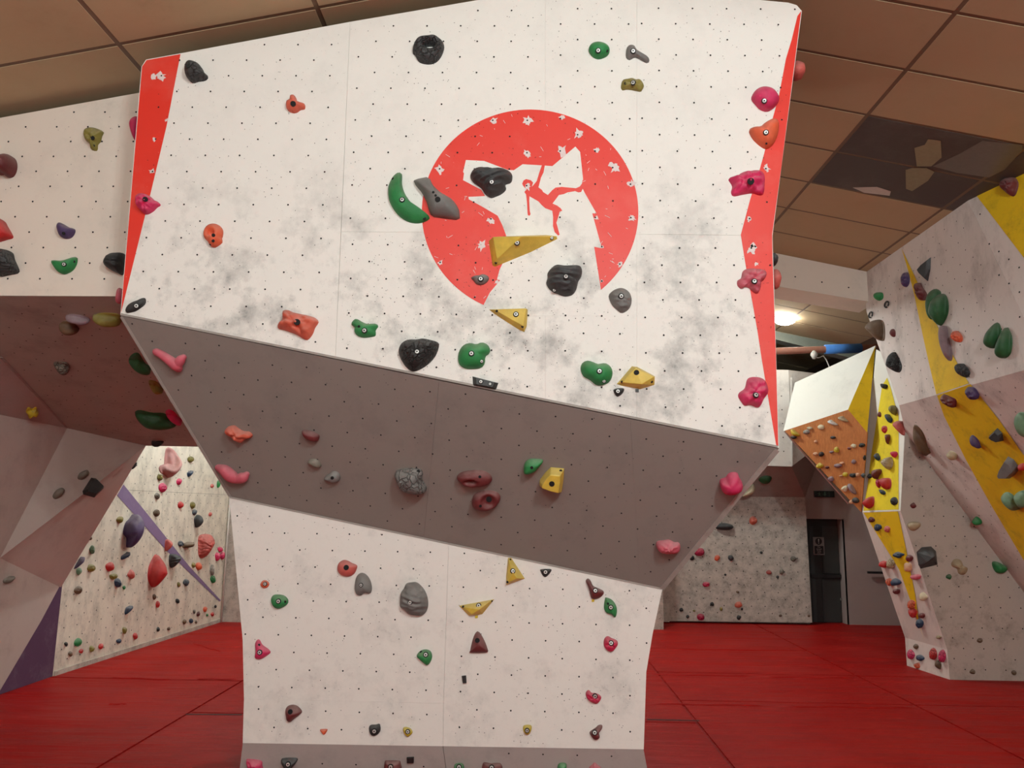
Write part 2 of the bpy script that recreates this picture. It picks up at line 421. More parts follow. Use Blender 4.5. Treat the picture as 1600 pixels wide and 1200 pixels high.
# body behind the sheets
vs, fs = prism_geo([U.at(u, v) + V((0, .02, 0)) for u, v in [(224, 98), (283, 85), (547, 36), (852, -16), (905, -26), (1230, 6), (1250, 18), (1208, 368), (1214, 560), (1216, 698), (190, 492)]], V((0, 1.45, 0)))
o = mesh_obj('wall_core', vs, fs, m_body, wc); fix_normals(o)
lo = [LW.at(u, v) + V((0, .085, 0)) for u, v in [(360, 778), (1033, 921), (1008, 1050), (1004, 1172)]] + [V((.74, 4.885, 0)), V((-1.69, 4.885, 0))] + [LW.at(u, v) + V((0, .085, 0)) for u, v in [(381, 1161), (383, 1092)]]
vs, fs = prism_geo(lo, V((0, .7, 0))); o = mesh_obj('wall_core', vs, fs, m_body, wc); fix_normals(o)
c0 = [gTL, gTR, G.at(1035, 921), gBL]; c0 = [p - G.n * .02 for p in c0]
vs = c0 + [V((p.x, 5.55, p.z)) for p in c0]
fs = [[0, 1, 2, 3], [7, 6, 5, 4]] + [[i, i + 4, (i + 1) % 4 + 4, (i + 1) % 4] for i in range(4)]
o = mesh_obj('wall_core', vs, fs, m_body, wc); fix_normals(o)
# edge strips along the fold lines
def strip(a, b, wd, th, pl, parent, mat=m_edge, name='edge_strip'):
    d = (b - a).normalized(); s = pl.n.cross(d) * wd
    vs, fs = prism_geo([a - s, b - s, b + s, a + s], pl.n * th); o = mesh_obj(name, vs, fs, mat, parent); fix_normals(o)
strip(G.at(1214, 703), G.at(1034, 920), .014, .004, G, wc)
strip(G.at(190, 495), G.at(359, 775), .008, .004, G, wc)
strip(U.at(189, 491), U.at(1215, 698), .006, .003, U, wc)
strip(LW.at(359, 777), LW.at(1034, 920), .005, .003, LW, wc)
# red paint
decal('painted_stripe', U, [(229, 94), (282, 84.5), (260, 198), (236, 299), (189, 489), (222, 104)], m_red, wc, .0011)
decal('painted_stripe', U, [(1252, 17), (1221, 260), (1206.5, 366), (1207, 400), (1212.5, 560), (1216, 697), (1213, 697), (1190, 560), (1184, 520), (1177, 480), (1166, 420), (1157.5, 367), (1172, 312), (1187, 265), (1194, 240), (1207, 186), (1217, 150), (1228, 92), (1237, 62), (1246, 25)], m_red, wc, .0011)
disc = [(894 + 564 * math.cos(t * math.pi / 60), 572 + 535 * math.sin(t * math.pi / 60)) for t in range(120)]
decal('painted_disc', U, px('E', disc), m_red, wc, .0011)
decal('painted_mountain', U, px('E', '650 1058 685 990 738 926 722 922 735 872 755 830 780 760 770 695 750 640 725 590 640 540 575 505 573 492 660 488 640 455 545 405 550 370 545 362 560 300 655 305 780 352 810 353 855 322 957 328 1010 332 1130 230 1155 258 1170 400 1164 440 1178 470 1240 578 1218 578 1268 760 1228 752 1262 968 1275 1112 650 1112'), m_upper, wc, .0017)
decal('painted_climber', U, px('Q', '500 285 535 285 520 370 490 430 460 545 500 575 515 600 570 635 620 580 660 548 735 540 900 556 945 535 970 500 975 462 1005 462 990 540 960 600 930 605 890 590 800 605 755 625 700 635 625 735 680 760 720 790 740 820 710 830 690 900 670 960 700 1070 708 1100 690 1110 650 1070 630 1000 632 900 622 820 540 790 495 750 460 710 355 650 352 700 358 820 367 860 355 880 335 870 332 840 325 720 315 630 295 600 310 580 350 565 400 520 440 470 470 370'), m_red, wc, .0023)
decal('painted_head', U, px('Q', '270 500 285 465 315 448 370 462 398 490 388 520 378 545 350 570 318 575 300 550 275 520'), m_red, wc, .0024)
# chips in the red paint
chv, chf = [], []
def chip(u, v, rpx):
    n = 18; b = len(chv)
    for i in range(n):
        t = 2 * math.pi * i / n + random.uniform(-.15, .15); rr = rpx * random.choice((.42, .5, .55, .62, .7, .95)) * random.uniform(.85, 1.1)
        chv.append(U.at(u + rr * math.cos(t), v + rr * math.sin(t), .0029))
    chv.append(U.at(u, v, .0029))
    for i in range(n): chf.append([b + n, b + i, b + (i + 1) % n])
for (a, b_, r) in [(703, 97, 30), (882, 97, 36), (1062, 78, 22), (1150, 163, 36), (1060, 250, 40), (1243, 248, 22), (425, 350, 32), (880, 268, 34), (1335, 338, 36), (1425, 425, 28), (1425, 602, 24), (1240, 600, 18), (692, 616, 26), (642, 745, 36), (427, 836, 20), (1270, 752, 14), (1268, 930, 12), (1365, 843, 22), (880, 440, 24), (720, 935, 18)]:
    q = px('E', [(a, b_)])[0]; chip(q[0], q[1], r / 3.33)
for reg, a, b_, r in [('L1', 1000, 475, 40), ('L1', 960, 480, 36), ('L1', 965, 870, 22), ('L1', 950, 1072, 24), ('L1', 1040, 750, 14), ('C', 1190, 1052, 30), ('G', 843, 328, 22), ('G', 858, 517, 38), ('G', 865, 490, 26), ('G', 885, 610, 18)]:
    q = px(reg, [(a, b_)])[0]; chip(q[0], q[1], r / 4)
for i in range(120):   # scratches
    t = random.uniform(0, 6.28); rr = random.uniform(.2, .97)
    u, v = px('E', [(894 + 564 * rr * math.cos(t), 572 + 535 * rr * math.sin(t))])[0]
    mt = [(573, 492), (545, 405), (560, 300), (810, 340), (1130, 230), (1262, 968), (650, 1058), (770, 695)]
    if inpoly((u - 560) * 10 / 3, (v - 160) * 10 / 3, mt): continue
    ln = random.uniform(.8, 4.5); an = random.gauss(0, 1); b = len(chv)
    du, dv = math.cos(an), math.sin(an)
    for s, tt in ((-1, -1), (1, -1), (1, 1), (-1, 1)): chv.append(U.at(u + du * ln * s - dv * tt * .3, v + dv * ln * s + du * tt * .3, .0029))
    chf.append([b, b + 1, b + 2, b + 3])
o = mesh_obj('paint_chips', chv, chf, m_chip, wc); o['kind'] = 'stuff'; fix_normals(o)
for p in o.data.polygons:
    pass
# T-nut holes
lattice(U, [(232, 102), (540, 46), (520, 545), (200, 485)], px('A', '630 475')[0], px('A', '1266 475')[0], 'wc', off=.0033, specks=260)
lattice(U, [(552, 45), (846, 0), (846, 356), (538, 350)], px('B', '663 260')[0], px('B', '876 260')[0], 'wc', off=.0033, specks=200)
lattice(U, [(857, 0), (988, 0), (988, 356), (857, 356)], (902.5, 14), (955.75, 14), 'wc', off=.0033, specks=80)
lattice(U, [(998, 6), (1246, 12), (1203, 360), (998, 356)], px('C', '625 345')[0], px('C', '1053 349')[0], 'wc', off=.0033, specks=150)
lattice(U, [(538, 368), (846, 368), (846, 618), (530, 552)], px('D', '1484 408')[0], px('E', '241 406')[0] if False else (551 + 54.5, 382.6), 'wc', off=.0033, specks=420)
lattice(U, [(857, 370), (990, 370), (990, 648), (857, 620)], px('E', '1082 750')[0], (884.7 + 55, 385.7), 'wc', off=.0033, specks=150)
lattice(U, [(998, 372), (1203, 374), (1211, 690), (998, 648)], px('G', '406 511')[0], px('G', '632 511')[0], 'wc', off=.0033, specks=160)
lattice(G, [(205, 505), (1200, 705), (1035, 905), (366, 770)], px('I', '400 278')[0], px('I', '592 290')[0], 'wc', specks=500)
lattice(LW, [(366, 785), (696, 856), (688, 1092), (386, 1085), (384, 1000)], px('K', '393 876')[0], px('K', '606 880')[0], 'wc', specks=260)
lattice(LW, [(706, 858), (1028, 925), (1002, 1050), (1000, 1164), (697, 1160)], px('M', '396 325')[0], px('M', '607 329.5')[0], 'wc', specks=300)
lattice(LW, [(386, 1098), (688, 1104), (688, 1160), (384, 1156)], px('N', '701 335')[0], px('N', '946 343')[0], 'wc', specks=30)
lattice(KP, [(383, 1172), (1000, 1180), (1000, 1240), (383, 1240)], px('N', '676 720')[0], px('N', '932 727')[0], 'wc', off=.002)

# ------------------------------------------------------------------ left wall: white face, dark roof, cave face
wl = empty('wall_left', (-4, 4.6, 0), label='left climbing wall with white face and dark overhang beneath', cat='climbing wall')
slab('panel', LF, [(-318, 243), (0, 184), (300, 130), (300, 463.5), (0, 462), (-318, 461)], m_left, wl)
vs, fs = prism_geo([LF.at(u, v) + V((0, .02, 0)) for u, v in [(-318, 246), (300, 134), (300, 463), (-318, 461)]], V((0, .5, 0))); o = mesh_obj('wall_core', vs, fs, m_body, wl); fix_normals(o)
rA, rB = LF.at(-318, 461), LF.at(300, 463.5)
q2 = onY(228, 696.5, 7.3)
RF = P3(rA, rB, q2, 'roof')
q3 = RF.at(105, 669); qs0 = RF.at(0, 557); qs1 = RF.at(-150, 400 + 5)
q2b = RF.at(420, 700)
s0 = V((-4.429, 6.74, 0)); s1 = V((-4.418, 7.449, 0)); SWV = V((-4.252, 11.008, 0))
def on_sw(u, v, x=-4.42): return Plane((x, 0, 0), (1, 0, 0)).at(u, v)
p1 = on_sw(95, 918); p0 = on_sw(0, 1079); p0b = V((-4.43, 6.0, 0))
q4 = on_sw(0, 648, -4.25); q4b = on_sw(-170, 612, -4.3); qL = on_sw(0, 872, -4.36); qLb = on_sw(-170, 960, -4.42)
CV = P3(q2, q3, qL, 'cave'); CV2 = P3(qL, p0, p1, 'cave')
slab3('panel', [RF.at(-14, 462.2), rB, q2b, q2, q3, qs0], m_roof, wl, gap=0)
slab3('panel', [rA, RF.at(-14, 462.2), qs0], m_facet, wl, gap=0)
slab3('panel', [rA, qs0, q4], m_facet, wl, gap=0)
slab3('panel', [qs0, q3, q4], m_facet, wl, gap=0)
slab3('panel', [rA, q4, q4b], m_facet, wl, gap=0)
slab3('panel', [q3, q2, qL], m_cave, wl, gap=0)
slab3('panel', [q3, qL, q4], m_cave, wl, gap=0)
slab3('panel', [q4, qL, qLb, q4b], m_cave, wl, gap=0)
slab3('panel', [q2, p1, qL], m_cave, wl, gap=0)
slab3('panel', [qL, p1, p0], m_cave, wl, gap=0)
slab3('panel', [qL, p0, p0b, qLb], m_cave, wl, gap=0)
FC = P3(qs0, q3, q4, 'facet')
strip(RF.at(2, 558), RF.at(104, 668), .012, .004, RF, wl)
lattice(LF, [(-290, 248), (215, 155), (195, 455), (-290, 455)], px('L2', '205 60')[0], px('L2', '404 60')[0], 'wl', r=.006, specks=120)
lattice(RF, [(0, 475), (200, 475), (330, 690), (235, 690), (115, 665), (0, 545)], px('L2', '165 930')[0], px('L2', '348 933')[0], 'wl', r=.0055, specks=60)

# ------------------------------------------------------------------ left side wall (stained, purple stripe), corner and left back wall
SWP = P3(s1, SWV, s1 + V((0, 0, 1)), 'side')
ws = empty('wall_left_side', (-4.4, 9, 0), label='stained white side wall with a thin purple stripe, beyond the cave', cat='climbing wall')
t_ = (SWV - s1)
zt = 3.95
slab3('panel', [s1, SWV, SWV + V((0, 0, 1.75)), s1 + V((0, 0, 1.75))], m_stain, ws, gap=.003)
slab3('panel', [s1 + V((0, 0, 1.75)), SWV + V((0, 0, 1.75)), SWV + V((0, 0, zt)), s1 + V((0, 0, zt))], m_stain, ws, gap=.003)
vs, fs = prism_geo([s1 + V((-.03, 0, 0)), SWV + V((-.03, 0, 0)), SWV + V((-.03, 0, zt)), s1 + V((-.03, 0, zt))], V((-.15, 0, 0))); o = mesh_obj('wall_core', vs, fs, m_body, ws); fix_normals(o)
decal('painted_stripe', SWP, px('W6', '0 775 0 775') [:0] + [(193, 757), (183, 774), (262, 862), (343, 940), (345, 938), (296, 885), (240, 815)], m_purple, ws, .003)
slab3('panel', [s0 + V((0, -.75, 0)), s1, s1 + V((0, 0, 1.3)), s0 + V((0, -.75, 1.3))], m_purpledark, ws, gap=.002)
tube('corner_trim', [SWV + V((.02, -.02, 0)), SWV + V((.02, -.02, 2.6))], .014, plain('trim_white', (225, 220, 210), .5), ws, 6)
strip(SWP.at(84, 1055), SWP.at(343, 971), .035, .012, SWP, ws, m_scuff, 'base_strip')
wbl = empty('wall_back_left', (-2, 11.05, 0), label='grey scuffed back wall piece seen between side wall and tower', cat='climbing wall')
for z0, z1 in ((0, 1.15), (1.15, 4.2)):
    slab3('panel', [V((-4.25, 11.02, z0)), V((1.9, 11.06, z0)), V((1.9, 11.06, z1)), V((-4.25, 11.02, z1))], m_scuff, wbl)
lattice(SWP, [(100, 930), (225, 705), (300, 705), (355, 800), (340, 960), (95, 1040)], (280, 760), None, 'ws', r=.007, specks=200)

# ------------------------------------------------------------------ right wall
X1 = 3.78
S1 = Plane((X1, 0, 0), (1, 0, 0), 'right')
ZF = 2.71
S2 = Plane((X1, 0, ZF), (1.5, 0, 1), 'right_lean')
FF = PY(8.098, 'right_front')
wr = empty('wall_right', (4.4, 7.5, 0), label='leaning right climbing wall with broad yellow stripe', cat='climbing wall')
a0 = S1.at(1352, 487); a2 = S1.at(1405, 637); a2 = V((X1, a2.y, ZF))
yK = S1.at(1512, 312).y; kt = V((X1, yK, ceil_z(X1))); km = S1.at(1600, 545); km = V((X1, km.y, ZF)) if False else S1.at(1600, 545)
kf = V((X1, S1.at(1600, 575).y - .25, ZF))
slab3('panel', [V((X1, 8.45, ceil_z(X1))), V((X1, 8.47, 3.86)), a2, kf, kt], m_right, wr, gap=.001)
# near face beyond the fold
kk_n = [kt, kf, kf + V((.42, -2.2, 0)), kt + V((.42, -2.2, -.08))]
slab3('panel', kk_n, m_right, wr, gap=.001)
KN = P3(kk_n[0], kk_n[1], kk_n[2], 'near')
def s2x(z): return X1 + (ZF - z) * .6667
c_top = V((s2x(2.47), 8.098, 2.47)); c_bot = V((s2x(0), 8.098, 0))
zm = 1.62
slab3('panel', [a2, c_top, V((s2x(zm), 8.098, zm)), V((s2x(zm), 4.0, zm)), V((X1, 4.0, ZF))], m_right, wr, gap=.001)
slab3('panel', [V((s2x(zm), 8.098, zm)), c_bot, V((s2x(0), 4.0, 0)), V((s2x(zm), 4.0, zm))], m_right, wr, gap=.001)
a3 = FF.at(1414, 667); a4 = FF.at(1407, 798); a5 = FF.at(1480, 1015); a6 = FF.at(1484, 1062); a6.z = 0
slab3('panel', [c_top, c_bot, a6, a5, a4], m_rightlow, wr, gap=0)
# pillar: kick face, leaning face, bright upper face
b5 = onY(1414, 996, 8.8); b6 = V((4.125, 8.79, 0)); b4 = onY(1347, 800, 8.8); b3 = onY(1357, 673, 8.8); b2 = onY(1369, 548, 8.8)
a1 = S1.at(1376, 590)
PK = P3(a6, a5, b5, 'pillar_kick'); PLo = P3(a5, a4, b4, 'pillar_low'); PUp = P3(a4, a3, b4, 'pillar_up')
slab3('panel', [a6, a5, b5, b6], m_right, wr, gap=0)
slab3('panel', [a5, a4, b4], m_right, wr, gap=0); slab3('panel', [a5, b4, b5], m_right, wr, gap=0)
b3 = PUp.at(1357, 673); b2 = PUp.at(1369, 546); a2p = PUp.at(1404, 637); a1p = PUp.at(1372, 560)
slab3('panel', [a4, a3, PUp.at(1416, 637), PUp.at(1404, 600), PUp.at(1388, 556), b2, b3, b4], m_wedge, wr, gap=0)
decal('painted_stripe', PUp, [(1378.5, 602), (1373, 637), (1361, 712), (1357, 747), (1349, 798), (1404, 796), (1404, 650), (1399, 634), (1392, 607), (1386, 590)], m_yelbright, wr, .003)
PL2 = P3(a5, b4, a4, 'pl'); 
decal('painted_stripe', PLo, [(1349, 801), (1403, 799), (1416, 860), (1430, 930), (1436, 975), (1445, 1003), (1425, 945), (1405, 890), (1380, 850)], m_yellow, wr, .004)
# painted yellow stripe over the right wall
decal('painted_stripe', S1, [(1409, 389), (1421, 430), (1429, 463), (1441, 520), (1452, 570), (1463, 616), (1514, 599), (1500, 575), (1489, 555), (1476, 530), (1462, 505), (1447, 470), (1433, 440)], m_yellow, wr, .003)
decal('painted_stripe', S2, [(1464, 618), (1475, 650), (1510, 720), (1549, 790), (1600, 876), (1680, 1000), (1680, 800), (1600, 712), (1560, 655), (1534, 622), (1516, 600)], m_yellow, wr, .003)
decal('painted_stripe', KN, [(1526, 306), (1600, 403), (1690, 521), (1740, 575), (1740, 165), (1600, 258)], m_yellow, wr, .003)
lattice(S1, [(1362, 440), (1500, 335), (1540, 420), (1590, 545), (1560, 585), (1410, 628), (1365, 500)], (1468, 500), None, 'wr', r=.006, specks=80)
lattice(KN, [(1520, 320), (1600, 410), (1600, 540)], (1561, 393), None, 'wr', r=.008)
lattice(S2, [(1415, 640), (1600, 585), (1600, 900), (1425, 690)], (1520, 640), None, 'wr', r=.006, specks=120)
lattice(FF, [(1420, 680), (1600, 920), (1600, 1050), (1490, 1050), (1414, 800)], (1450, 900), None, 'wr', r=.0065, specks=200)
lattice(PUp, [(1378, 610), (1400, 655), (1400, 790), (1352, 790)], (1380, 700), None, 'wr', r=.007)

# wedge volume with the wooden training board
Wd = empty('training_board', (3.4, 9, 2.0), label='wedge volume with an orange wooden underside studded with small holds', cat='climbing volume', kind='structure')
w1 = onY(1226, 673, 9.35); w2 = onY(1325, 640, 8.68); w3 = b3 + V((-.012, 0, 0)); w4 = b4 + V((-.012, 0, 0))
t1 = onY(1240, 598, 10.3); t2 = onY(1368, 540, 8.83)
WB = P3(w1, w2, w4, 'board'); w3 = WB.at(1355, 676)
WT = P3(w1, w2, t2, 'wedge_top')
t1 = WT.at(1244, 597)
slab3('board', [w1, w2, w3, w4], m_wood, Wd, gap=0)
slab3('panel', [w1, w2, t2, t1], m_wedge, Wd, gap=0)
slab3('panel', [w2, w3, t2], m_yellow, Wd, gap=0)
slab3('panel', [t1, w1, w4 + V((.2, .8, .1)), t1 + V((.4, .5, -.2))], m_wedge, Wd, gap=0)

# ------------------------------------------------------------------ bulkhead beam
bz = lambda x: onY(1369, 473, 8.4).z - .165 * (x - onY(1369, 473, 8.4).x)
vs = []
for y in (8.4, 8.84):
    for x in (RG, 3.86):
        vs += [V((x, y, bz(x))), V((x, y, ceil_z(x)))]
beam = mesh_obj('ceiling_beam', vs, [[0, 2, 3, 1], [4, 5, 7, 6], [0, 4, 6, 2], [1, 3, 7, 5], [0, 1, 5, 4], [2, 6, 7, 3]], m_left); fix_normals(beam)
tag(beam, 'boxed white bulkhead beam across the ceiling at the far right', 'beam', None, 'structure')
lattice(PY(8.4), [(1215, 410), (1345, 432), (1355, 462), (1215, 442)], px('R2', '170 530')[0], px('R2', '408 578')[0], 'beam', r=.009, sp=.3)

# ------------------------------------------------------------------ back wall with volume, scuffed panel and door
wb = empty('wall_back', (3.5, 11.9, 0), label='dim back wall with fire door below the climbing volume', cat='wall')
YB = 11.88
BW = PY(YB - .12, 'back')
BWW = PY(YB, 'backwall')
dl, dr = BWW.at(1263, 900).x, BWW.at(1321, 900).x; dz = BWW.at(1290, 811).z
slab3('panel', [V((1.5, YB, dz)), V((7, YB, dz)), V((7, YB, 3.7)), V((1.5, YB, 3.7))], m_backwall, wb, gap=0)
slab3('panel', [V((dr, YB, 0)), V((7, YB, 0)), V((7, YB, dz)), V((dr, YB, dz))], m_backwall, wb, gap=0)
slab3('panel', [V((1.5, YB, 0)), V((dl, YB, 0)), V((dl, YB, dz)), V((1.5, YB, dz))], m_backwall, wb, gap=0)
slab3('panel', [V((dr, YB, 0)), V((dr, YB + .22, 0)), V((dr, YB + .22, dz)), V((dr, YB, dz))], m_backwall, wb, gap=0)
bp = [(1040, 775), (1258, 777), (1269, 973), (1027, 970)]
slab('panel', BW, bp, m_scuff, wb, th=.1, gap=0)
slab('skirting', PY(YB - .17), [(1018, 950), (1046, 952), (1046, 972), (1018, 971)], m_scuff, wb, th=.03)
v_l = [onY(u, v, 11.1) for u, v in ((1090, 560), (1233, 580), (1237, 729), (1090, 724))]
v_t1 = onY(1236, 575, 11.1); v_r0 = onY(1237, 729, 11.1)
slab3('panel', [onY(1090, 575, 11.1), onY(1232, 578, 11.1), v_r0, onY(1090, 724, 11.1)], m_vol, wb, gap=.001)
v_r1 = onY(1290, 688, 11.4)
slab3('panel', [onY(1232, 578, 11.1), v_r0, v_r1, V((v_r1.x, v_r1.y, onY(1232, 578, 11.1).z))], m_vol, wb, gap=.001)
ub = BW.at(1258, 777); ul = BW.at(1040, 775)
slab3('panel', [onY(1090, 724, 11.1), v_r0, ub, ul], m_roof, wb, gap=0)
slab3('panel', [v_r0, v_r1, ub], m_roof, wb, gap=0)
strip(onY(1236, 590, 11.09), onY(1237, 728, 11.09), .012, .004, PY(11.095), wb, m_vol)
lattice(BW, [(1110, 790), (1250, 785), (1262, 965), (1050, 965)], (1150, 860), None, 'wb', r=.008, specks=160)
lattice(PY(11.1), [(1150, 600), (1230, 600), (1232, 715), (1150, 715)], (1200, 640), None, 'wb', r=.009)
slab3('panel', [V((-4.6, 18.8, -.2)), V((7, 18.8, -.2)), V((7, 18.8, 5)), V((-4.6, 18.8, 5))], m_backwall, wb, gap=0)

door = empty('door_1', ((dl + dr) / 2, YB + .2, 0), label='black double fire door in the back wall', cat='door')
YD = YB + .2
m_door = plain('door_dark', (44, 42, 40), .45); m_door2 = plain('door_panel_dark', (58, 60, 58), .4)
box('door_leaf', (dl - .9, YD, 0), (dr, YD + .05, dz), m_door, door)
D = PY(YD - .002)
def dbox(name, poly, mat, th=.012):
    pts = [D.at(u, v) for u, v in poly]; x0 = min(p.x for p in pts); x1 = max(p.x for p in pts); z0 = max(0.002, min(p.z for p in pts)); z1 = max(p.z for p in pts)
    return box(name, (x0, YD - th, z0), (x1, YD, z1), mat, door)
dbox('door_panel', [(1283, 822), (1312, 896)], m_door2); dbox('door_panel', [(1284, 904), (1315, 972)], m_door2)
dbox('door_panel', [(1264, 822), (1273, 896)], m_door2); dbox('door_panel', [(1268, 904), (1277, 972)], m_door2)
dbox('push_bar', [(1266, 897), (1318, 903)], m_dark, .05)
dbox('latch', [(1312, 895), (1318, 906)], m_steel, .04); dbox('latch', [(1312, 934), (1317, 938)], m_steel, .03)
# framed notice on the door
nb = D.at(1287, 852); nt = D.at(1269, 839); n2 = D.at(1287.5, 867)
sg = box('safety_sign', (nt.x, YD - .03, n2.z), (n2.x, YD - .012, nt.z), plain('sign_grey', (150, 148, 144), .5)); tag(sg, 'small black and white warning notice on the fire door', 'sign')
wS, hS = n2.x - nt.x, nt.z - n2.z
yS = YD - .032
def sgbox(name, x0, x1, z0, z1, mat, dy=.002):
    return box(name, (nt.x + wS * x0, yS - dy, n2.z + hS * z0), (nt.x + wS * x1, yS, n2.z + hS * z1), mat, sg)
sgbox('notice_field', .1, .92, .05, .50, m_dark)
n = 20; cx, cz = nt.x + wS * .5, n2.z + hS * .76
vs, fs = prism_geo([V((cx + math.cos(2 * math.pi * i / n) * hS * .19, yS, cz + math.sin(2 * math.pi * i / n) * hS * .19)) for i in range(n)], V((0, -.002, 0))); mesh_obj('warning_disc', vs, fs, m_dark, sg)
m_sw = plain('sign_white', (200, 198, 192), .5)
vs, fs = prism_geo([V((cx + a * hS, yS - .002, cz + b * hS)) for a, b in ((-.035, .14), (.035, .14), (.02, -.04), (-.02, -.04))], V((0, -.002, 0))); mesh_obj('exclamation_mark', vs, fs, m_sw, sg)
vs, fs = prism_geo([V((cx + .03 * hS * math.cos(i * .785), yS - .002, cz + hS * (-.095 + .03 * math.sin(i * .785)))) for i in range(8)], V((0, -.002, 0))); mesh_obj('exclamation_dot', vs, fs, m_sw, sg)
def text(name, body, loc, size, mat, parent, rot=(math.pi / 2, 0, 0)):
    c = bpy.data.curves.new(name, 'FONT'); c.body = body; c.size = size; c.align_x = 'CENTER'; c.align_y = 'CENTER'; c.extrude = .0005
    t = bpy.data.objects.new(name, c); COL.objects.link(t)
    dg = bpy.context.evaluated_depsgraph_get(); me = bpy.data.meshes.new_from_object(t.evaluated_get(dg))
    bpy.data.objects.remove(t); o = bpy.data.objects.new(name, me); COL.objects.link(o); me.materials.clear(); me.materials.append(mat)
    o.parent = parent; o.location = V(loc) - parent_loc(parent); o.rotation_euler = rot; return o
for i, tx in enumerate(('Fire', 'escape', 'Keep', 'clear')):
    text('notice_text', tx, (nt.x + wS * .5, yS - .003, n2.z + hS * (.44 - .105 * i)), hS * .11, m_sw, sg)
# exit sign above the door
e0, e1 = BWW.at(1271, 767), BWW.at(1302, 777)
ex = box('exit_sign', (e0.x, YB - .05, e1.z), (e1.x, YB - .005, e0.z), plain('exit_dark', (20, 30, 24), .4)); tag(ex, 'unlit dark green exit sign above the fire door', 'sign')
m_ex = plain('exit_mark', (80, 110, 88), .5); we, he = e1.x - e0.x, e0.z - e1.z; ye = YB - .051
def exq(name, pts):
    vs, fs = prism_geo([V((e0.x + a * we, ye, e1.z + b * he)) for a, b in pts], V((0, -.003, 0))); mesh_obj(name, vs, fs, m_ex, ex)
exq('running_figure', [(.14, .15), (.2, .3), (.19, .5), (.14, .45), (.15, .6), (.22, .68), (.21, .85), (.26, .85), (.26, .68), (.31, .55), (.27, .5), (.27, .35), (.34, .15), (.29, .15), (.23, .28), (.18, .15)])
exq('exit_arrow', [(.5, .15), (.6, .42), (.55, .42), (.55, .85), (.47, .85), (.47, .42), (.4, .42)])
exq('divider', [(.36, .05), (.375, .05), (.375, .95), (.36, .95)]); exq('divider', [(.72, .05), (.735, .05), (.735, .95), (.72, .95)])
h0, h1 = BWW.at(1352, 892), BWW.at(1382, 896)
hr = empty('wall_bar', (h0.x, YB, h1.z), kind=None, label='black horizontal bar fixed to the back wall beside the door', cat='bar'); del_k = hr
box('bar', (h0.x, YB - .1, h1.z), (h1.x + .5, YB - .06, h0.z), m_dark, hr)
for x in (h0.x + .25, h1.x + .3): box('bracket', (x, YB - .06, h1.z), (x + .05, YB, h0.z), m_dark, hr)

# ------------------------------------------------------------------ loft behind the bulkhead: girder, pipe, lamp, sensor
gi = empty('roof_girder', onY(1280, 530, 11.5), label='grey green steel roof girder behind the bulkhead', cat='girder', kind='structure')
ga, gb = onY(1150, 505, 11.4), onY(1375, 560, 11.4)
def bar(name, a, b, hw, hh, mat, parent):
    d = (b - a).normalized(); s = d.cross(V((0, 0, 1))).normalized() * hw; t = s.cross(d).normalized() * hh
    vs, fs = prism_geo([a - s - t, a + s - t, a + s + t, a - s + t], b - a); o = mesh_obj(name, vs, fs, mat, parent); fix_normals(o); return o
m_girder = plain('girder_paint', (120, 126, 116), .5)
bar('web', ga, gb, .02, .11, m_girder, gi); bar('flange', ga + V((0, 0, .12)), gb + V((0, 0, .12)), .10, .012, m_girder, gi); bar('flange', ga - V((0, 0, .12)), gb - V((0, 0, .12)), .10, .012, m_girder, gi)
pi_ = empty('steel_pipe', onY(1250, 548, 10.0), kind=None, label='rusty horizontal pipe with a blue foam sleeve above the wedge', cat='pipe')
pA, pB, pC, pD = onY(1120, 552, 10.0), onY(1289, 546, 10.0), onY(1345, 544, 10.0), onY(1372, 543, 10.0)
tube('pipe', [pA, pB, pD], .045, plain('rusty_pipe', (176, 120, 98), .6), pi_); tube('foam_sleeve', [pB, pC], .062, plain('blue_foam', (70, 130, 205), .8), pi_, 14)
sn = empty('ceiling_sensor', onY(1272, 553, 9.9), kind=None, label='small white sensor hanging under the pipe with a loose cable', cat='sensor')
sp_ = onY(1272, 555, 9.9)
tube('sensor_body', [sp_ + V((0, 0, .06)), sp_ + V((0, 0, .03)), sp_, sp_ - V((0, 0, .05))], [.015, .04, .045, .02], plain('sensor_white', (220, 216, 206), .5), sn)
tube('cable', [sp_ - V((0, 0, .03))] + [onY(u, v, 9.9) for u, v in ((1280, 559), (1286, 556), (1291, 562), (1295, 571), (1297, 580))], .007, plain('sensor_white', (220, 216, 206), .5), sn, 6)
cd_ = empty('cable_conduit', onY(1280, 490, 10.9), kind=None, label='thin dark conduit running below the loft ceiling', cat='conduit')
tube('conduit', [onY(1150, 470, 10.9), onY(1250, 487, 10.9), onY(1310, 498, 10.9), onY(1375, 511, 10.9)], .014, m_dark, cd_, 6)
for u, v in ((1251, 487), (1301, 496)):
    q = onY(u, v, 10.9); box('clip', (q.x - .02, q.y - .03, q.z - .02), (q.x + .02, q.y, q.z + .02), m_dark, cd_)
lp = onY(1226, 500, 10.6)
lampo = empty('hanging_lamp', lp, kind=None, label='glowing lamp hanging under the loft ceiling beside the red stripe', cat='lamp')
tube('hanger', [onY(1222, 481, 10.6), lp + V((0, 0, .07))], .006, m_dark, lampo, 6)
tube('housing', [lp + V((-.14, 0, .075)), lp + V((.14, 0, .06))], .03, plain('lamp_white', (220, 218, 210), .5), lampo, 8)
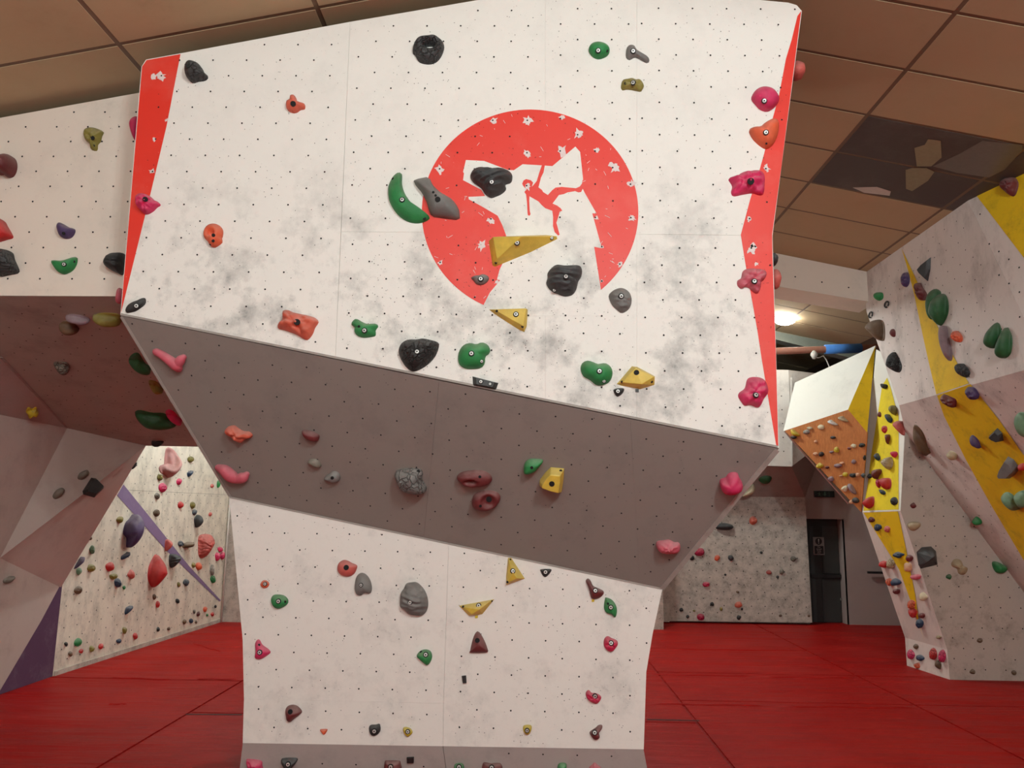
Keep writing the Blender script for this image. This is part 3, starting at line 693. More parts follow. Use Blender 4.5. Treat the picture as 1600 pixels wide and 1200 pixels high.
def ellipsoid(c, a, b, cc, nu=14, nv=8):
    vs = [c + V((0, 0, -cc))]; fs = []
    for j in range(1, nv):
        t = -math.pi / 2 + math.pi * j / nv
        for i in range(nu): vs.append(c + V((a * math.cos(t) * math.cos(2 * math.pi * i / nu), b * math.cos(t) * math.sin(2 * math.pi * i / nu), cc * math.sin(t))))
    vs.append(c + V((0, 0, cc))); L = len(vs) - 1
    for i in range(nu):
        fs.append([0, 1 + (i + 1) % nu, 1 + i]); fs.append([L, L - nu + i, L - nu + (i + 1) % nu])
        for j in range(nv - 2): fs.append([1 + j * nu + i, 1 + j * nu + (i + 1) % nu, 1 + (j + 1) * nu + (i + 1) % nu, 1 + (j + 1) * nu + i])
    return vs, fs
vs, fs = ellipsoid(lp, .15, .08, .075); mesh_obj('bulb', vs, fs, plain('lamp_glow', (255, 250, 240), .5, 0, 60), lampo, smooth=True)

# strip lamp housings of the other lamps, the added fill lamp included
for (lx, ly, dr_, ln, wt) in LAMPS:
    z = ceil_z(lx) - dr_
    lo_ = empty('unseen_strip_light', (lx, ly, z), kind=None, label='unseen white ceiling strip light hung below the tiles' , cat='lamp', group='ceiling strip lights')
    box('housing', (lx - .09, ly - ln / 2, z + .012), (lx + .09, ly + ln / 2, z + .08), plain('lamp_white', (220, 218, 210), .5), lo_)
    box('hanger', (lx - .01, ly - .01, z + .08), (lx + .01, ly + .01, ceil_z(lx)), m_dark, lo_)

# ------------------------------------------------------------------ climbing holds
REC = []       # every hold: object, colour word, surface key, pixel centre, manual label
SURF = {'side': 'the purple-striped stained wall', 'back': 'the scuffed panel beside the door', 'board': 'the orange wooden board', 'pup': 'the bright yellow pillar face',
        'plo': 'the leaning lower pillar face', 'kick': 'the white pillar foot', 'right': 'the far right wall', 'roof': 'the dark left overhang'}
WORD = dict(charcoal='black', black='black', grey='grey', pale='grey', slate='dark blue', green='green', dgreen='green', pgreen='green', orange='orange', coral='orange', red='red', salmon='red',
            pink='pink', rose='pink', magenta='pink', maroon='dark red', brown='brown', yellow='yellow', lemon='yellow', olive='olive', purple='purple', mauve='grey', beige='beige', cream='beige',
            blue='dark blue', peach='beige', dusty='pink', stone='grey', white='white')
def resample(pts, n, smooth=True):
    m = len(pts); out = []
    if smooth:
        dense = []
        for i in range(m):
            p0, p1, p2, p3 = pts[i - 1], pts[i], pts[(i + 1) % m], pts[(i + 2) % m]
            for s in range(6):
                t = s / 6; t2 = t * t; t3 = t2 * t
                dense.append(tuple(.5 * (2 * b + (c - a) * t + (2 * a - 5 * b + 4 * c - d) * t2 + (-a + 3 * b - 3 * c + d) * t3) for a, b, c, d in zip(p0, p1, p2, p3)))
    else: dense = list(pts)
    L = [0]
    for i in range(len(dense)):
        a, b = dense[i], dense[(i + 1) % len(dense)]; L.append(L[-1] + math.hypot(b[0] - a[0], b[1] - a[1]))
    for k_ in range(n):
        t = L[-1] * k_ / n; i = 0
        while L[i + 1] < t: i += 1
        a, b = dense[i], dense[(i + 1) % len(dense)]; s = (t - L[i]) / max(1e-9, L[i + 1] - L[i]); out.append((a[0] + (b[0] - a[0]) * s, a[1] + (b[1] - a[1]) * s))
    return out
BM = {}
def bolt_mesh(kind):
    if kind in BM: return BM[kind]
    vs, fs, fm = [], [], []
    def ring(r, z): b = len(vs); vs.extend(V((r * math.cos(i * math.pi / 6), r * math.sin(i * math.pi / 6), z)) for i in range(12)); return b
    if kind == 'bolt':
        a = ring(.0165, -.004); b = ring(.0155, .0012); c = ring(.011, .0018); d = ring(.0105, .004); e = ring(.0045, .0045)
        for p, q, m in ((a, b, 0), (b, c, 0), (c, d, 1), (d, e, 1)):
            for i in range(12): fs.append([p + i, p + (i + 1) % 12, q + (i + 1) % 12, q + i]); fm.append(m)
        fs.append([e + i for i in range(12)]); fm.append(0)
    else:
        a = ring(.015, -.004); b = ring(.014, .0012)
        for i in range(12): fs.append([a + i, a + (i + 1) % 12, b + (i + 1) % 12, b + i]); fm.append(0)
        fs.append([b + i for i in range(12)]); fm.append(0)
    me = bpy.data.meshes.new(kind); me.from_pydata(vs, [], fs); me.materials.append(m_hole); me.materials.append(m_bolt); me.polygons.foreach_set('material_index', fm); me.update()
    BM[kind] = me; return me
def put_bolts(o, bolts, reg, m, scale=1.0):
    if not bolts: return
    me = o.data; bv = BVHTree.FromPolygons([v.co + o.location for v in me.vertices], [list(p.vertices) for p in me.polygons])
    for tok in bolts.split(';'):
        t = tok.split(); kind = 'bolt'; k_ = 1.0
        if t[0] == 'o': kind = 'bolt_hole'; t = t[1:]
        if len(t) > 2: k_ = float(t[2])
        u, v = px(reg, t[0] + ' ' + t[1])[0]; d = ray(u, v).normalized()
        hit, nn, _, _ = bv.ray_cast(EYE, d)
        if hit is None: continue
        nn = (nn * .35 + m).normalized()
        if nn.dot(d) > 0: nn = -nn
        b = bpy.data.objects.new(kind, bolt_mesh(kind)); COL.objects.link(b); b.parent = o; b.location = hit - o.location + nn * .002
        b.rotation_mode = 'QUATERNION'; b.rotation_quaternion = nn.to_track_quat('Z', 'Y'); b.scale = (k_ * scale,) * 3
def hull_mesh(name, pts, mat, origin):
    bm = bmesh.new()
    for p in pts: bm.verts.new(p - origin)
    r = bmesh.ops.convex_hull(bm, input=bm.verts)
    bmesh.ops.delete(bm, geom=[e for e in set(r['geom_interior']) | set(r['geom_unused']) if isinstance(e, bmesh.types.BMVert)], context='VERTS')
    bmesh.ops.dissolve_limit(bm, angle_limit=.02, verts=bm.verts, edges=bm.edges)
    bmesh.ops.bevel(bm, geom=[e for e in bm.edges if e.calc_length() > .02], offset=.003, segments=1, affect='EDGES', clamp_overlap=True)
    bmesh.ops.recalc_face_normals(bm, faces=bm.faces)
    me = bpy.data.meshes.new(name); bm.to_mesh(me); bm.free(); me.materials.append(mat)
    o = bpy.data.objects.new(name, me); COL.objects.link(o); o.location = origin; return o
def finish(o, colour, surf, cpx, label, group=None):
    o['category'] = 'hold'; REC.append((o, WORD[colour], surf, cpx, label, group)); return o
def face_frame(pl, c):
    P0 = pl.at(*c); tc = (EYE - P0).normalized(); f = pl.n.dot(tc)
    m = pl.n if f > .86 else (pl.n + tc * (1.5 if f < .55 else .7)).normalized()
    e1 = V((0, 0, 1)).cross(m).normalized(); e2 = m.cross(e1)
    return P0, m, e1, e2, f
def T(reg, pts, pl, h, colour, style='smooth', bolts='', label=None, surf=None, N=32, c=None, hole=None, tops=None, amp=None, seed=None, ring=None):
    """a hold: outline traced round the thing, given body towards the room"""
    poly = px(reg, pts); cx = sum(p[0] for p in poly) / len(poly); cy = sum(p[1] for p in poly) / len(poly)
    if c: cx, cy = px(reg, c)[0]
    P0, m, e1, e2, f = face_frame(pl, (cx, cy))
    HP = Plane(P0 + pl.n * (0 if f > .86 else h * .25), m)
    def uv(u, v): q = HP.at(u, v) - P0; return (q.dot(e1), q.dot(e2))
    def w3d(x, y, z):
        q = P0 + e1 * x + e2 * y + m * z + (HP.p - P0)
        d = (q - pl.p).dot(pl.n)
        if d < .003 and f <= .86:            # keep the body out of the wall
            t = (EYE - q).normalized(); q = q + t * ((.003 - d + .02 * z / max(h, .001)) / t.dot(pl.n))
        return q
    mat = holdmat(colour, style)
    if style == 'hull':
        P = []
        for u, v in poly:
            x, y = uv(u, v); q = w3d(x, y, 0)
            P += [q, q - pl.n * ((q - pl.p).dot(pl.n) + .003)]
        if tops is None:
            for u, v in poly:
                x, y = uv(u, v); x0, y0 = uv(cx, cy); P.append(w3d(x0 + (x - x0) * .72, y0 + (y - y0) * .72, h))
        else:
            for (u, v, hh) in tops:
                (uu, vv), = px(reg, [(u, v)]); x, y = uv(uu, vv); P.append(w3d(x, y, hh))
        o = hull_mesh('climbing_hold', P, mat, P0)
    else:
        ol = resample([uv(u, v) for u, v in poly], N, True); x0, y0 = uv(cx, cy); x0 -= 0
        sd = V((random.uniform(-50, 50), random.uniform(-50, 50), random.uniform(-50, 50)))
        size = max(math.hypot(x - x0, y - y0) for x, y in ol)
        if amp is None: amp = dict(lumpy=.30, crackle=.07, strat=.075, smooth=.03).get(style, .03) * size
        RR = [1, .97, .91, .82, .72, .61, .5, .39, .28, .18, .08] if N >= 44 else [1, .97, .9, .78, .62, .45, .28, .12] if N > 20 else [1, .94, .75, .5, .25]
        vs, fs = [], []
        hx = hy = hr = None
        if hole: (hu, hv), = px(reg, [(hole[0], hole[1])]); hx, hy = uv(hu, hv); hr = hole[2] * size
        def hgt(x, y, r):
            z = h * max(0, 1 - r ** 2.4) ** .56
            p = V((x, y, 0)) / size
            if style == 'lumpy':
                d = noise.voronoi(p * 3.3 + sd)[0]; z += amp * (1.0 - d[0] * 2.2) * (1 - r ** 4) * .9
            elif style == 'strat':
                z += amp * math.sin(24 * (p.y + p.x * (sd.x / 90)) + 3.0 * noise.noise(p * 1.3 + sd)) * (.75 + .5 * noise.noise(p * 2.3 - sd)) * (1 - r ** 6)
            else:
                z += amp * noise.noise(p * (3.2 if style == 'crackle' else 1.6) + sd) * (1 - r ** 6) * 1.6
            if hole:
                dd = math.hypot((x - hx), (y - hy) * (hole[3] if len(hole) > 3 else 1)) / hr
                if dd < 1.35: z -= (h * .75) * max(0, 1 - max(0, dd - .75) / .6)
            return max(z, .001)
        for x, y in ol:
            q = w3d(x, y, 0); vs.append(q - pl.n * ((q - pl.p).dot(pl.n) + .004))
        for r in RR:
            for i, (x, y) in enumerate(ol):
                xx, yy = x0 + (x - x0) * r, y0 + (y - y0) * r
                vs.append(w3d(xx, yy, 0 if r == 1 else hgt(xx, yy, r)))
        vs.append(w3d(x0, y0, hgt(x0, y0, 0))); n = N
        for k_ in range(len(RR)):
            for i in range(n): fs.append([k_ * n + i, k_ * n + (i + 1) % n, (k_ + 1) * n + (i + 1) % n, (k_ + 1) * n + i])
        b = len(RR) * n
        for i in range(n): fs.append([b + i, b + (i + 1) % n, len(vs) - 1])
        o = mesh_obj('climbing_hold', vs, fs, mat, None, True, origin=P0); fix_normals(o)
    put_bolts(o, bolts, reg, m)
    return finish(o, colour, surf or pl.name, (cx, cy), label)
def RINGH(reg, pts, pl, h, colour, inner, label, style='smooth', bolts=''):
    """a ring-shaped hold with a real opening"""
    poly = px(reg, pts); cx = sum(p[0] for p in poly) / len(poly); cy = sum(p[1] for p in poly) / len(poly)
    P0 = pl.at(cx, cy); N = 40; ol = resample(poly, N)
    ou = [pl.at(u, v) for u, v in ol]; ix, iy, irx, iry = inner; (iu, iv), = px(reg, [(ix, iy)]); k_ = REG[reg][2]
    a0 = math.atan2(ol[0][1] - iv, ol[0][0] - iu)
    inn = []
    for u, v in ol:
        a = math.atan2(v - iv, u - iu); inn.append(pl.at(iu + irx / k_ * math.cos(a), iv + iry / k_ * math.sin(a)))
    vs, fs = [], []; sd = V((random.uniform(-9, 9), 3, 1)); T_ = [0, .02, .12, .3, .5, .7, .88, .98, 1]
    for t in T_:
        for i in range(N):
            q = ou[i].lerp(inn[i], t); z = h * math.sin(math.pi * t) ** .6 if 0 < t < 1 else -.004
            z += h * .28 * noise.noise((q - P0) * 18 + sd) * (math.sin(math.pi * t) if 0 < t < 1 else 0); vs.append(q + pl.n * z)
    for k2 in range(len(T_) - 1):
        for i in range(N): fs.append([k2 * N + i, k2 * N + (i + 1) % N, (k2 + 1) * N + (i + 1) % N, (k2 + 1) * N + i])
    o = mesh_obj('climbing_hold', vs, fs, holdmat(colour, style), None, True, origin=P0); fix_normals(o); put_bolts(o, bolts, reg, pl.n)
    return finish(o, colour, pl.name, (cx, cy), label)
def TUBE(reg, pts, pl, h, colour, label=None, bolts='', surf=None):
    """a sausage-like hold: spine points with radius (px of the region)"""
    a = [float(t) for t in pts.split()]; ox, oy, k_ = REG[reg]; sp = []
    cx = sum(a[0::3]) / (len(a) // 3) / k_ + ox; cy = sum(a[1::3]) / (len(a) // 3) / k_ + oy; P0 = pl.at(cx, cy)
    S_ = [(ox + a[i] / k_, oy + a[i + 1] / k_, a[i + 2] / k_) for i in range(0, len(a), 3)]
    D_ = []
    for i in range(len(S_) - 1):
        p0, p1, p2, p3 = S_[max(i - 1, 0)], S_[i], S_[i + 1], S_[min(i + 2, len(S_) - 1)]
        for s in range(5):
            t = s / 5; D_.append(tuple(.5 * (2 * b + (c - a_) * t + (2 * a_ - 5 * b + 4 * c - d) * t * t + (-a_ + 3 * b - 3 * c + d) * t ** 3) for a_, b, c, d in zip(p0, p1, p2, p3)))
    D_.append(S_[-1])
    cen, rad = [], []
    for u, v, r in D_:
        q = pl.at(u, v); rr = (pl.at(u + r, v) - q).length; cen.append(q + pl.n * rr * .55); rad.append(rr)
    d0 = (cen[0] - cen[1]).normalized(); d1 = (cen[-1] - cen[-2]).normalized()
    cen = [cen[0] + d0 * rad[0] * .9, cen[0] + d0 * rad[0] * .55] + cen + [cen[-1] + d1 * rad[-1] * .55, cen[-1] + d1 * rad[-1] * .9]
    rad = [rad[0] * .35, rad[0] * .8] + rad + [rad[-1] * .8, rad[-1] * .35]
    vs, fs = tube_geo(cen, rad, 14); o = mesh_obj('climbing_hold', vs, fs, holdmat(colour, 'smooth'), None, True, origin=P0); fix_normals(o)
    put_bolts(o, bolts, reg, pl.n)
    return finish(o, colour, surf or pl.name, (cx, cy), label)
def EL(reg, s, pl, surf, style='smooth'):
    """small holds: 'cx cy rx ry colour; ...' """
    for t in s.split(';'):
        q = t.split()
        if not q: continue
        cx, cy, rx, ry = map(float, q[:4]); ph = random.uniform(0, 6); n = random.choice((5, 6, 7, 8))
        pts = []
        for i in range(n):
            a = ph + 2 * math.pi * i / n; k_ = random.uniform(.82, 1.18); pts.append((cx + rx * k_ * math.cos(a), cy + ry * k_ * math.sin(a)))
        (u, v), = px(reg, [(cx, cy)]); dist = (pl.at(u, v) - EYE).length
        size = max(rx, ry) / REG[reg][2] / F * dist
        st = q[5] if len(q) > 5 else random.choice(('smooth', 'lumpy', 'crackle'))
        T(reg, pts, pl, size * .75, q[4], st, surf=surf, N=16)
def TAG(reg, pts, pl, mat, label, th=.004):
    poly = px(reg, pts); P = [pl.at(u, v, .0005) for u, v in poly]; vs, fs = prism_geo(P, pl.n * th); o = mesh_obj('route_tag', vs, fs, mat); fix_normals(o); return tag(o, label, 'tag')

# ---- tower, upper face
T('A', '375 388 400 384 440 400 465 430 480 460 500 475 502 495 480 510 440 515 410 522 385 505 362 470 358 420', U, .07, 'charcoal', 'crackle', label='cracked black hold in the top left corner beside the red stripe')
T('A', '1015 600 1035 595 1050 610 1055 630 1090 650 1108 655 1106 685 1080 690 1060 705 1035 710 1005 695 990 670 992 635 1012 625', U, .045, 'coral', bolts='o 1032 648 1.1', label='small three-lobed orange hold high on the white tower face')
RINGH('B', '260 310 275 275 310 250 360 240 410 245 445 265 457 290 450 330 425 375 390 400 345 404 300 390 275 350 262 340', U, .07, 'charcoal', (370, 303, 30, 9), 'black ring-shaped hold with a slit opening near the tower top', 'crackle')
T('C', '80 320 85 290 110 270 145 266 185 278 207 300 208 330 190 355 160 370 130 372 100 355', U, .05, 'green', bolts='139 316;o 195 318 .5', label='round green dome hold at the top right of the tower')
T('C', '315 310 325 290 345 283 365 290 380 315 420 340 450 360 459 380 450 395 430 392 395 370 365 362 335 377 312 360', U, .035, 'grey', bolts='357 319', c='352 330', label='grey hold with a tail beside the round green dome hold')
T('C', '280 545 290 505 310 498 325 495 350 490 375 500 395 497 415 515 424 540 415 560 405 575 385 572 350 565 315 562 290 566', U, .035, 'olive', 'lumpy', bolts='357 517;o 308 521 .5', label='small olive cloud-shaped hold below the tailed grey hold')
T('C', '1095 620 1110 580 1140 555 1180 547 1225 560 1255 590 1268 625 1255 655 1225 685 1190 702 1150 690 1120 660', U, .07, 'pink', bolts='1177 630', label='topmost pink hold along the right red stripe of the tower')
T('C', '1080 825 1090 805 1120 798 1150 795 1180 770 1230 745 1260 755 1266 790 1258 850 1235 900 1205 930 1180 935 1140 910 1100 870', U, .06, 'orange', bolts='1187 828;o 1190 897 .4', label='orange bean-shaped hold on the right red stripe')
T('G', '712 85 725 72 760 65 800 40 870 30 915 33 937 60 937 120 930 175 905 182 860 170 800 178 745 188 728 165 735 125', U, .07, 'pink', 'lumpy', bolts='o 853 93 1.3', label='knobbly rectangular pink hold below the orange bean hold', N=56)
T('G', '800 660 825 642 880 642 930 648 950 670 938 705 915 725 912 760 895 795 870 788 840 762 810 755 790 765 768 745 768 715 790 700', U, .06, 'rose', 'lumpy', bolts='875 718', label='star-shaped dusty pink hold on the right red stripe', N=56)
T('H', '505 215 545 207 580 220 597 255 597 285 580 310 562 345 545 350 515 338 490 342 475 325 460 300 465 280 490 260', U, .07, 'pink', 'lumpy', bolts='543 292', label='lowest pink hold on the white tower face by the right corner', N=56)
T('D', '130 130 135 105 160 92 195 97 225 112 250 135 272 145 287 165 265 180 240 205 205 222 180 215 150 185 135 165', U, .06, 'pink', 'lumpy', bolts='o 188 125', label='pink hold on the left red stripe of the tower', N=56)
T('D', '555 345 565 310 590 285 625 280 655 292 675 320 674 355 668 375 672 395 650 415 620 430 595 415 580 390 560 370', U, .055, 'orange', hole=(612, 348, .26), bolts='o 612 385 .6;o 595 408 .4;o 614 350 .7', label='orange ring-like hold on the left of the tower')
T('D', '65 815 78 790 105 770 140 757 165 745 188 744 192 770 180 790 160 805 130 825 100 832 70 833', U, .02, 'black', bolts='133 792', label='flat black jagged hold in the tower left lower corner')
T('D', '1050 825 1085 820 1120 835 1215 855 1255 870 1272 895 1250 930 1235 970 1205 1005 1180 1000 1130 970 1060 945 1020 935 1020 905 1045 880', U, .07, 'coral', 'lumpy', bolts='o 1136 893 1.2', label='big orange knobbly block hold above the tower fold', N=48)
T('I', '1345 160 1365 140 1385 145 1410 160 1440 170 1485 168 1495 185 1480 205 1480 235 1440 245 1400 245 1370 230 1358 205 1365 188 1345 178', U, .05, 'green', bolts='1416 205;o 1385 182 .5', c='1415 200', label='green lipped hold right of the orange block hold')
T('E', '155 460 160 430 180 390 205 368 222 368 228 380 228 430 245 480 280 530 320 560 365 590 373 605 350 622 310 631 265 625 220 600 185 560 160 510', U, .07, 'green', bolts='228 507;o 344 605 .6;o 180 398 .5', c='228 512', label='large green crescent hold left of the red disc', N=56)
T('E', '288 410 330 397 367 394 385 430 430 475 490 510 520 550 528 580 525 612 480 610 425 603 385 595 370 570 355 520 330 470 305 440', U, .08, 'grey', 'smooth', bolts='o 413 505 1.1;o 390 468 .5;o 402 485 .5', c='418 518', label='grey faceted hold beside the green crescent on the disc edge')
T('E', '583 380 600 355 640 345 700 350 760 352 795 370 803 390 795 420 765 432 770 455 745 480 710 495 690 500 660 480 640 450 605 425 588 405', U, .09, 'charcoal', 'strat', bolts='694 415', label='black layered rock hold on the upper left of the disc', N=56)
T('E', '678 722 700 713 825 695 980 690 1035 697 1038 712 900 780 710 858 698 850 690 790', U, .1, 'yellow', 'hull', tops=[(704, 720, .06), (850, 736, .115), (724, 830, .05), (1026, 704, .02)], bolts='826 731;1007 706 .7;o 716 836 .5', label='long yellow wedge hold under the painted climber')
T('E', '587 915 605 905 630 902 650 896 675 905 680 922 665 942 640 953 615 948 600 930', U, .035, 'grey', bolts='637 919', label='small grey hold on the lower left of the red disc')
T('E', '985 890 1005 865 1030 850 1070 855 1100 853 1150 853 1165 875 1160 910 1145 935 1135 975 1115 1003 1080 1012 1045 1003 1000 980 978 945 985 915', U, .09, 'charcoal', 'strat', bolts='1081 908;1021 978 .7', label='black layered rock hold below the painted mountain', N=56)
T('E', '1303 1010 1320 985 1350 970 1380 970 1410 990 1423 1025 1418 1060 1400 1085 1370 1098 1345 1080 1320 1055', U, .055, 'grey', 'strat', bolts='1369 1009', label='grey rounded hold right below the disc tip')
T('F', '612 212 816 211 810 300 797 330 770 318 700 272 640 235', U, .05, 'yellow', 'hull', tops=[(640, 219, .03), (806, 218, .05), (792, 308, .045)], bolts='754 237;o 654 220 .5;o 788 301 .5', label='yellow triangular hold below the red disc')
T('F', '143 435 155 395 190 372 240 370 270 365 310 372 350 385 352 410 335 455 300 495 255 525 215 535 180 510 155 470', U, .09, 'black', 'crackle', bolts='239 432', label='big black pebbled hold just above the tower fold', N=56)
T('F', '452 470 458 430 480 400 515 388 550 395 565 387 595 388 617 410 617 440 595 458 592 490 575 515 535 522 490 520 460 500', U, .075, 'green', bolts='522 441;575 482 .7', label='green double-bump hold right of the black pebbled hold')
T('F', '527 560 663 595 650 631 530 608', U, .03, 'black', 'hull', bolts='571 588 .8;619 600 .6', label='thin black bar hold below the green double-bump hold')
T('F', '1090 520 1100 490 1125 479 1155 487 1180 497 1220 493 1250 515 1257 550 1240 590 1200 608 1170 605 1140 580 1105 560', U, .07, 'green', bolts='1189 533;1212 585 .7', label='pale green heart-shaped hold low on the right tower face')
T('F', '1278 600 1358 507 1385 510 1478 560 1475 605 1400 627 1300 608', U, .06, 'yellow', 'hull', tops=[(1370, 525, .05), (1465, 570, .045), (1400, 610, .06), (1305, 596, .03)], bolts='o 1382 540;o 1306 589 .5;o 1461 588 .5', label='yellow angular hold beside the green heart hold')
T('F', '1262 630 1290 622 1317 625 1310 648 1285 666 1270 655', U, .025, 'black', bolts='1285 638 .9', label='tiny black triangular hold under the yellow angular hold')
TAG('F', '1376 627 1393 627 1393 643 1376 643', U, m_dark, 'tiny black square tag below the yellow angular hold')
# on the tower sides
RS = Plane((1.52, 4.3, 0), (1, .0, .0)); 
for (u, v, ru, rv, cl, lab, yy) in ((1245, 111, 13, 14, 'salmon', 'red hold peeking out behind the tower top right edge', 4.27), (1206, 407, 8, 10, 'charcoal', 'tiny dark hold peeking out at the tower right edge', 4.27), (1209, 437, 11, 15, 'salmon', 'red hold peeking out beside the star-shaped pink hold', 4.28)):
    c = onY(u, v, yy); a = ru / F * 4.4; b = rv / F * 4.4
    vs, fs = ellipsoid(c, a, .07, b, 14, 8); sd = V((u, v, 1))
    vs = [c + (p - c) * (1 + .18 * noise.noise((p - c) * 25 + sd)) for p in vs]
    o = mesh_obj('climbing_hold', vs, fs, holdmat(cl, 'smooth'), None, True); finish(o, cl, 'upper', (u, v), lab)

# ---- tower, undercut
horn = TUBE('I', '240 322 20 275 340 22 320 370 26 355 395 30 365 412 24', G, .05, 'rose', 'pink horn-shaped hold at the left of the grey undercut')
tip = TUBE('I', '360 395 26 380 365 24 393 352 16', G, .05, 'rose', 'pink')
REC.pop(); del tip['category']; tip.name = 'flared_tip'; tip.location = tip.location - horn.location; tip.parent = horn
T('I', '627 765 650 750 680 745 700 760 730 775 765 778 784 800 765 812 740 820 720 840 690 825 660 800 630 785', G, .06, 'coral', 'lumpy', label='orange bony hold on the grey undercut')
T('I', '1063 775 1085 770 1130 780 1160 800 1155 828 1130 832 1095 822 1070 800', G, .04, 'maroon', label='small dark red hold on the grey undercut, right of the orange one')
T('I', '1095 950 1115 935 1150 938 1170 965 1165 983 1140 980 1110 965', G, .03, 'stone', label='small brownish grey chip hold on the grey undercut')
T('I', '1188 1045 1215 1020 1240 1003 1270 1012 1280 1040 1265 1062 1235 1065 1210 1055', G, .04, 'grey', bolts='o 1233 1043 .7', label='small bluish grey teardrop hold on the grey undercut')
TUBE('I', '592 978 19 630 990 30 665 1020 34 700 1038 27 735 1030 28 752 1016 15', G, .05, 'rose', 'pink curled sausage hold at the lower left of the undercut')
T('J', '208 360 235 340 290 328 350 333 368 355 362 395 380 430 385 460 345 475 290 468 245 450 220 410', G, .08, 'grey', 'crackle', bolts='o 340 352 .7', label='grey cracked rock hold in the middle of the undercut', N=40)
T('J', '560 380 590 355 640 343 690 342 735 355 760 385 750 415 710 432 650 438 600 430 572 405', G, .05, 'maroon', hole=(640, 400, .3, 2.2), bolts='o 690 382 .6', label='dark red mouth-shaped hold on the undercut')
T('J', '645 520 655 485 690 462 740 457 785 465 807 490 800 525 770 555 720 573 680 568 652 550', G, .055, 'maroon', hole=(742, 510, .38), bolts='o 742 510 1.2;o 693 548 .6', label='dark red round-holed hold below the mouth-shaped one')
T('J', '940 340 945 305 970 280 1010 278 1048 283 1045 300 1020 330 1000 350 965 363 942 360', G, .05, 'green', bolts='o 985 330 .6', label='green leaf-like hold on the grey undercut')
T('J', '1093 325 1170 332 1165 400 1155 467 1100 455 1030 430 1030 405 1060 360', G, .07, 'yellow', 'hull', bolts='o 1099 422 1.1;o 1150 349 .6', label='yellow angular block hold on the grey undercut')
T('R4', '498 300 505 275 535 265 550 240 580 228 610 237 622 270 640 300 636 335 600 355 560 362 520 350 505 325', G, .09, 'pink', label='pink three-bump hold near the right edge of the undercut')
T('R4', '100 685 110 660 145 655 180 650 215 670 240 670 252 695 240 725 200 733 150 730 115 715', G, .06, 'rose', 'lumpy', label='pink knobbly hold at the lowest corner of the undercut')

# ---- tower, lower face
T('K', '278 549 290 528 306 523 324 530 335 547 325 568 306 575 287 568', LW, .03, 'orange', bolts='306 548 .8', label='small round orange hold on the lower tower face')
T('K', '775 440 785 410 815 392 845 398 870 412 900 425 903 440 885 480 850 500 810 495 780 470', LW, .05, 'salmon', bolts='o 831 442 1.1', label='salmon red rounded hold on the lower tower face')
T('K', '887 560 895 510 910 485 935 475 965 490 990 530 998 580 985 610 950 605 930 622 905 620 890 595', LW, .05, 'grey', bolts='927 555 .8', label='grey tooth-shaped hold beside the salmon hold')
T('K', '1180 640 1185 605 1205 575 1220 545 1250 537 1290 538 1330 575 1355 625 1362 680 1350 725 1320 752 1280 752 1240 742 1200 710 1180 690', LW, .09, 'grey', 'strat', bolts='1244 668 .9', label='big grey banded boulder hold on the lower tower face', N=56)
T('K', '347 650 360 620 390 615 430 622 457 650 450 680 420 700 390 708 360 690', LW, .05, 'green', bolts='393 660;o 436 663 .5', label='green oval hold at the left of the lower tower face')
T('K', '245 930 260 905 275 912 290 940 325 965 343 985 335 1000 290 1030 265 1035 243 1025 248 980', LW, .04, 'pink', bolts='272 990;o 268 942 .5', label='pink triangular hold at the left of the lower tower face')
T('K', '1287 1010 1310 980 1345 970 1375 980 1387 1010 1380 1045 1358 1073 1335 1060 1300 1030', LW, .045, 'green', bolts='1345 1005;o 1315 988 .5', label='green guitar-pick hold beside the lower panel seam')
T('M', '470 130 490 127 520 175 580 265 460 306 458 250', LW, .06, 'yellow', 'hull', tops=[(478, 150, .03), (505, 225, .07), (530, 258, .06), (466, 290, .04)], bolts='502 216 1.0;o 467 287 .5;o 486 142 .4', label='upright yellow fin hold under the tower undercut')
T('M', '682 205 747 203 745 225 715 255 695 245 682 220', LW, .025, 'black', bolts='713 223', label='small black triangular hold under the tower undercut')
T('M', '152 440 383 398 305 495 218 505', LW, .06, 'yellow', 'hull', tops=[(190, 447, .03), (350, 412, .03), (290, 455, .07), (240, 490, .045)], bolts='281 440;o 181 447 .5;o 366 410 .4', label='yellow boat-shaped hold on the lower tower face')
m_ytag = plain('tag_yellow', (215, 190, 40), .6)
TAG('M', '258 504 276 502 276 519 258 521', LW, m_ytag, 'tiny yellow tag under the yellow boat-shaped hold')
TAG('M', '1012 400 1028 399 1028 414 1012 416', LW, m_ytag, 'tiny yellow tag under the dark red boot-shaped hold')
T('M', '973 280 985 263 1003 275 1020 310 1050 325 1088 345 1085 370 1060 390 1030 398 1008 390 998 350 985 310', LW, .05, 'maroon', bolts='1035 343', c='1020 345', label='dark red boot-shaped hold at the upper right of the lower face')
T('M', '1090 450 1097 395 1105 386 1140 400 1165 430 1175 465 1170 505 1158 516 1140 497 1105 485', LW, .045, 'green', bolts='1135 451;o 1117 427 .5', label='green leaf hold beside the dark red boot-shaped hold')
T('M', '226 730 245 650 265 610 280 607 300 630 325 680 340 725 335 742 230 744', LW, .05, 'maroon', bolts='o 272 665', label='dark red bell-shaped hold on the lower tower face')
T('M', '1088 680 1095 650 1115 636 1140 648 1175 665 1180 690 1165 715 1145 735 1120 735 1095 710', LW, .045, 'magenta', 'lumpy', bolts='1137 682', label='pink rosette hold at the right of the lower face, upper one')
T('M', '972 1010 980 990 995 985 1010 1002 1040 1005 1072 1025 1068 1050 1045 1073 1020 1068 985 1045', LW, .04, 'magenta', 'lumpy', bolts='1033 1025', label='pink rosette hold at the right of the lower face, lower one')
TAG('M', '173 893 200 890 203 938 180 940', LW, m_dark, 'small black rectangular tag below the bell-shaped hold', .012)
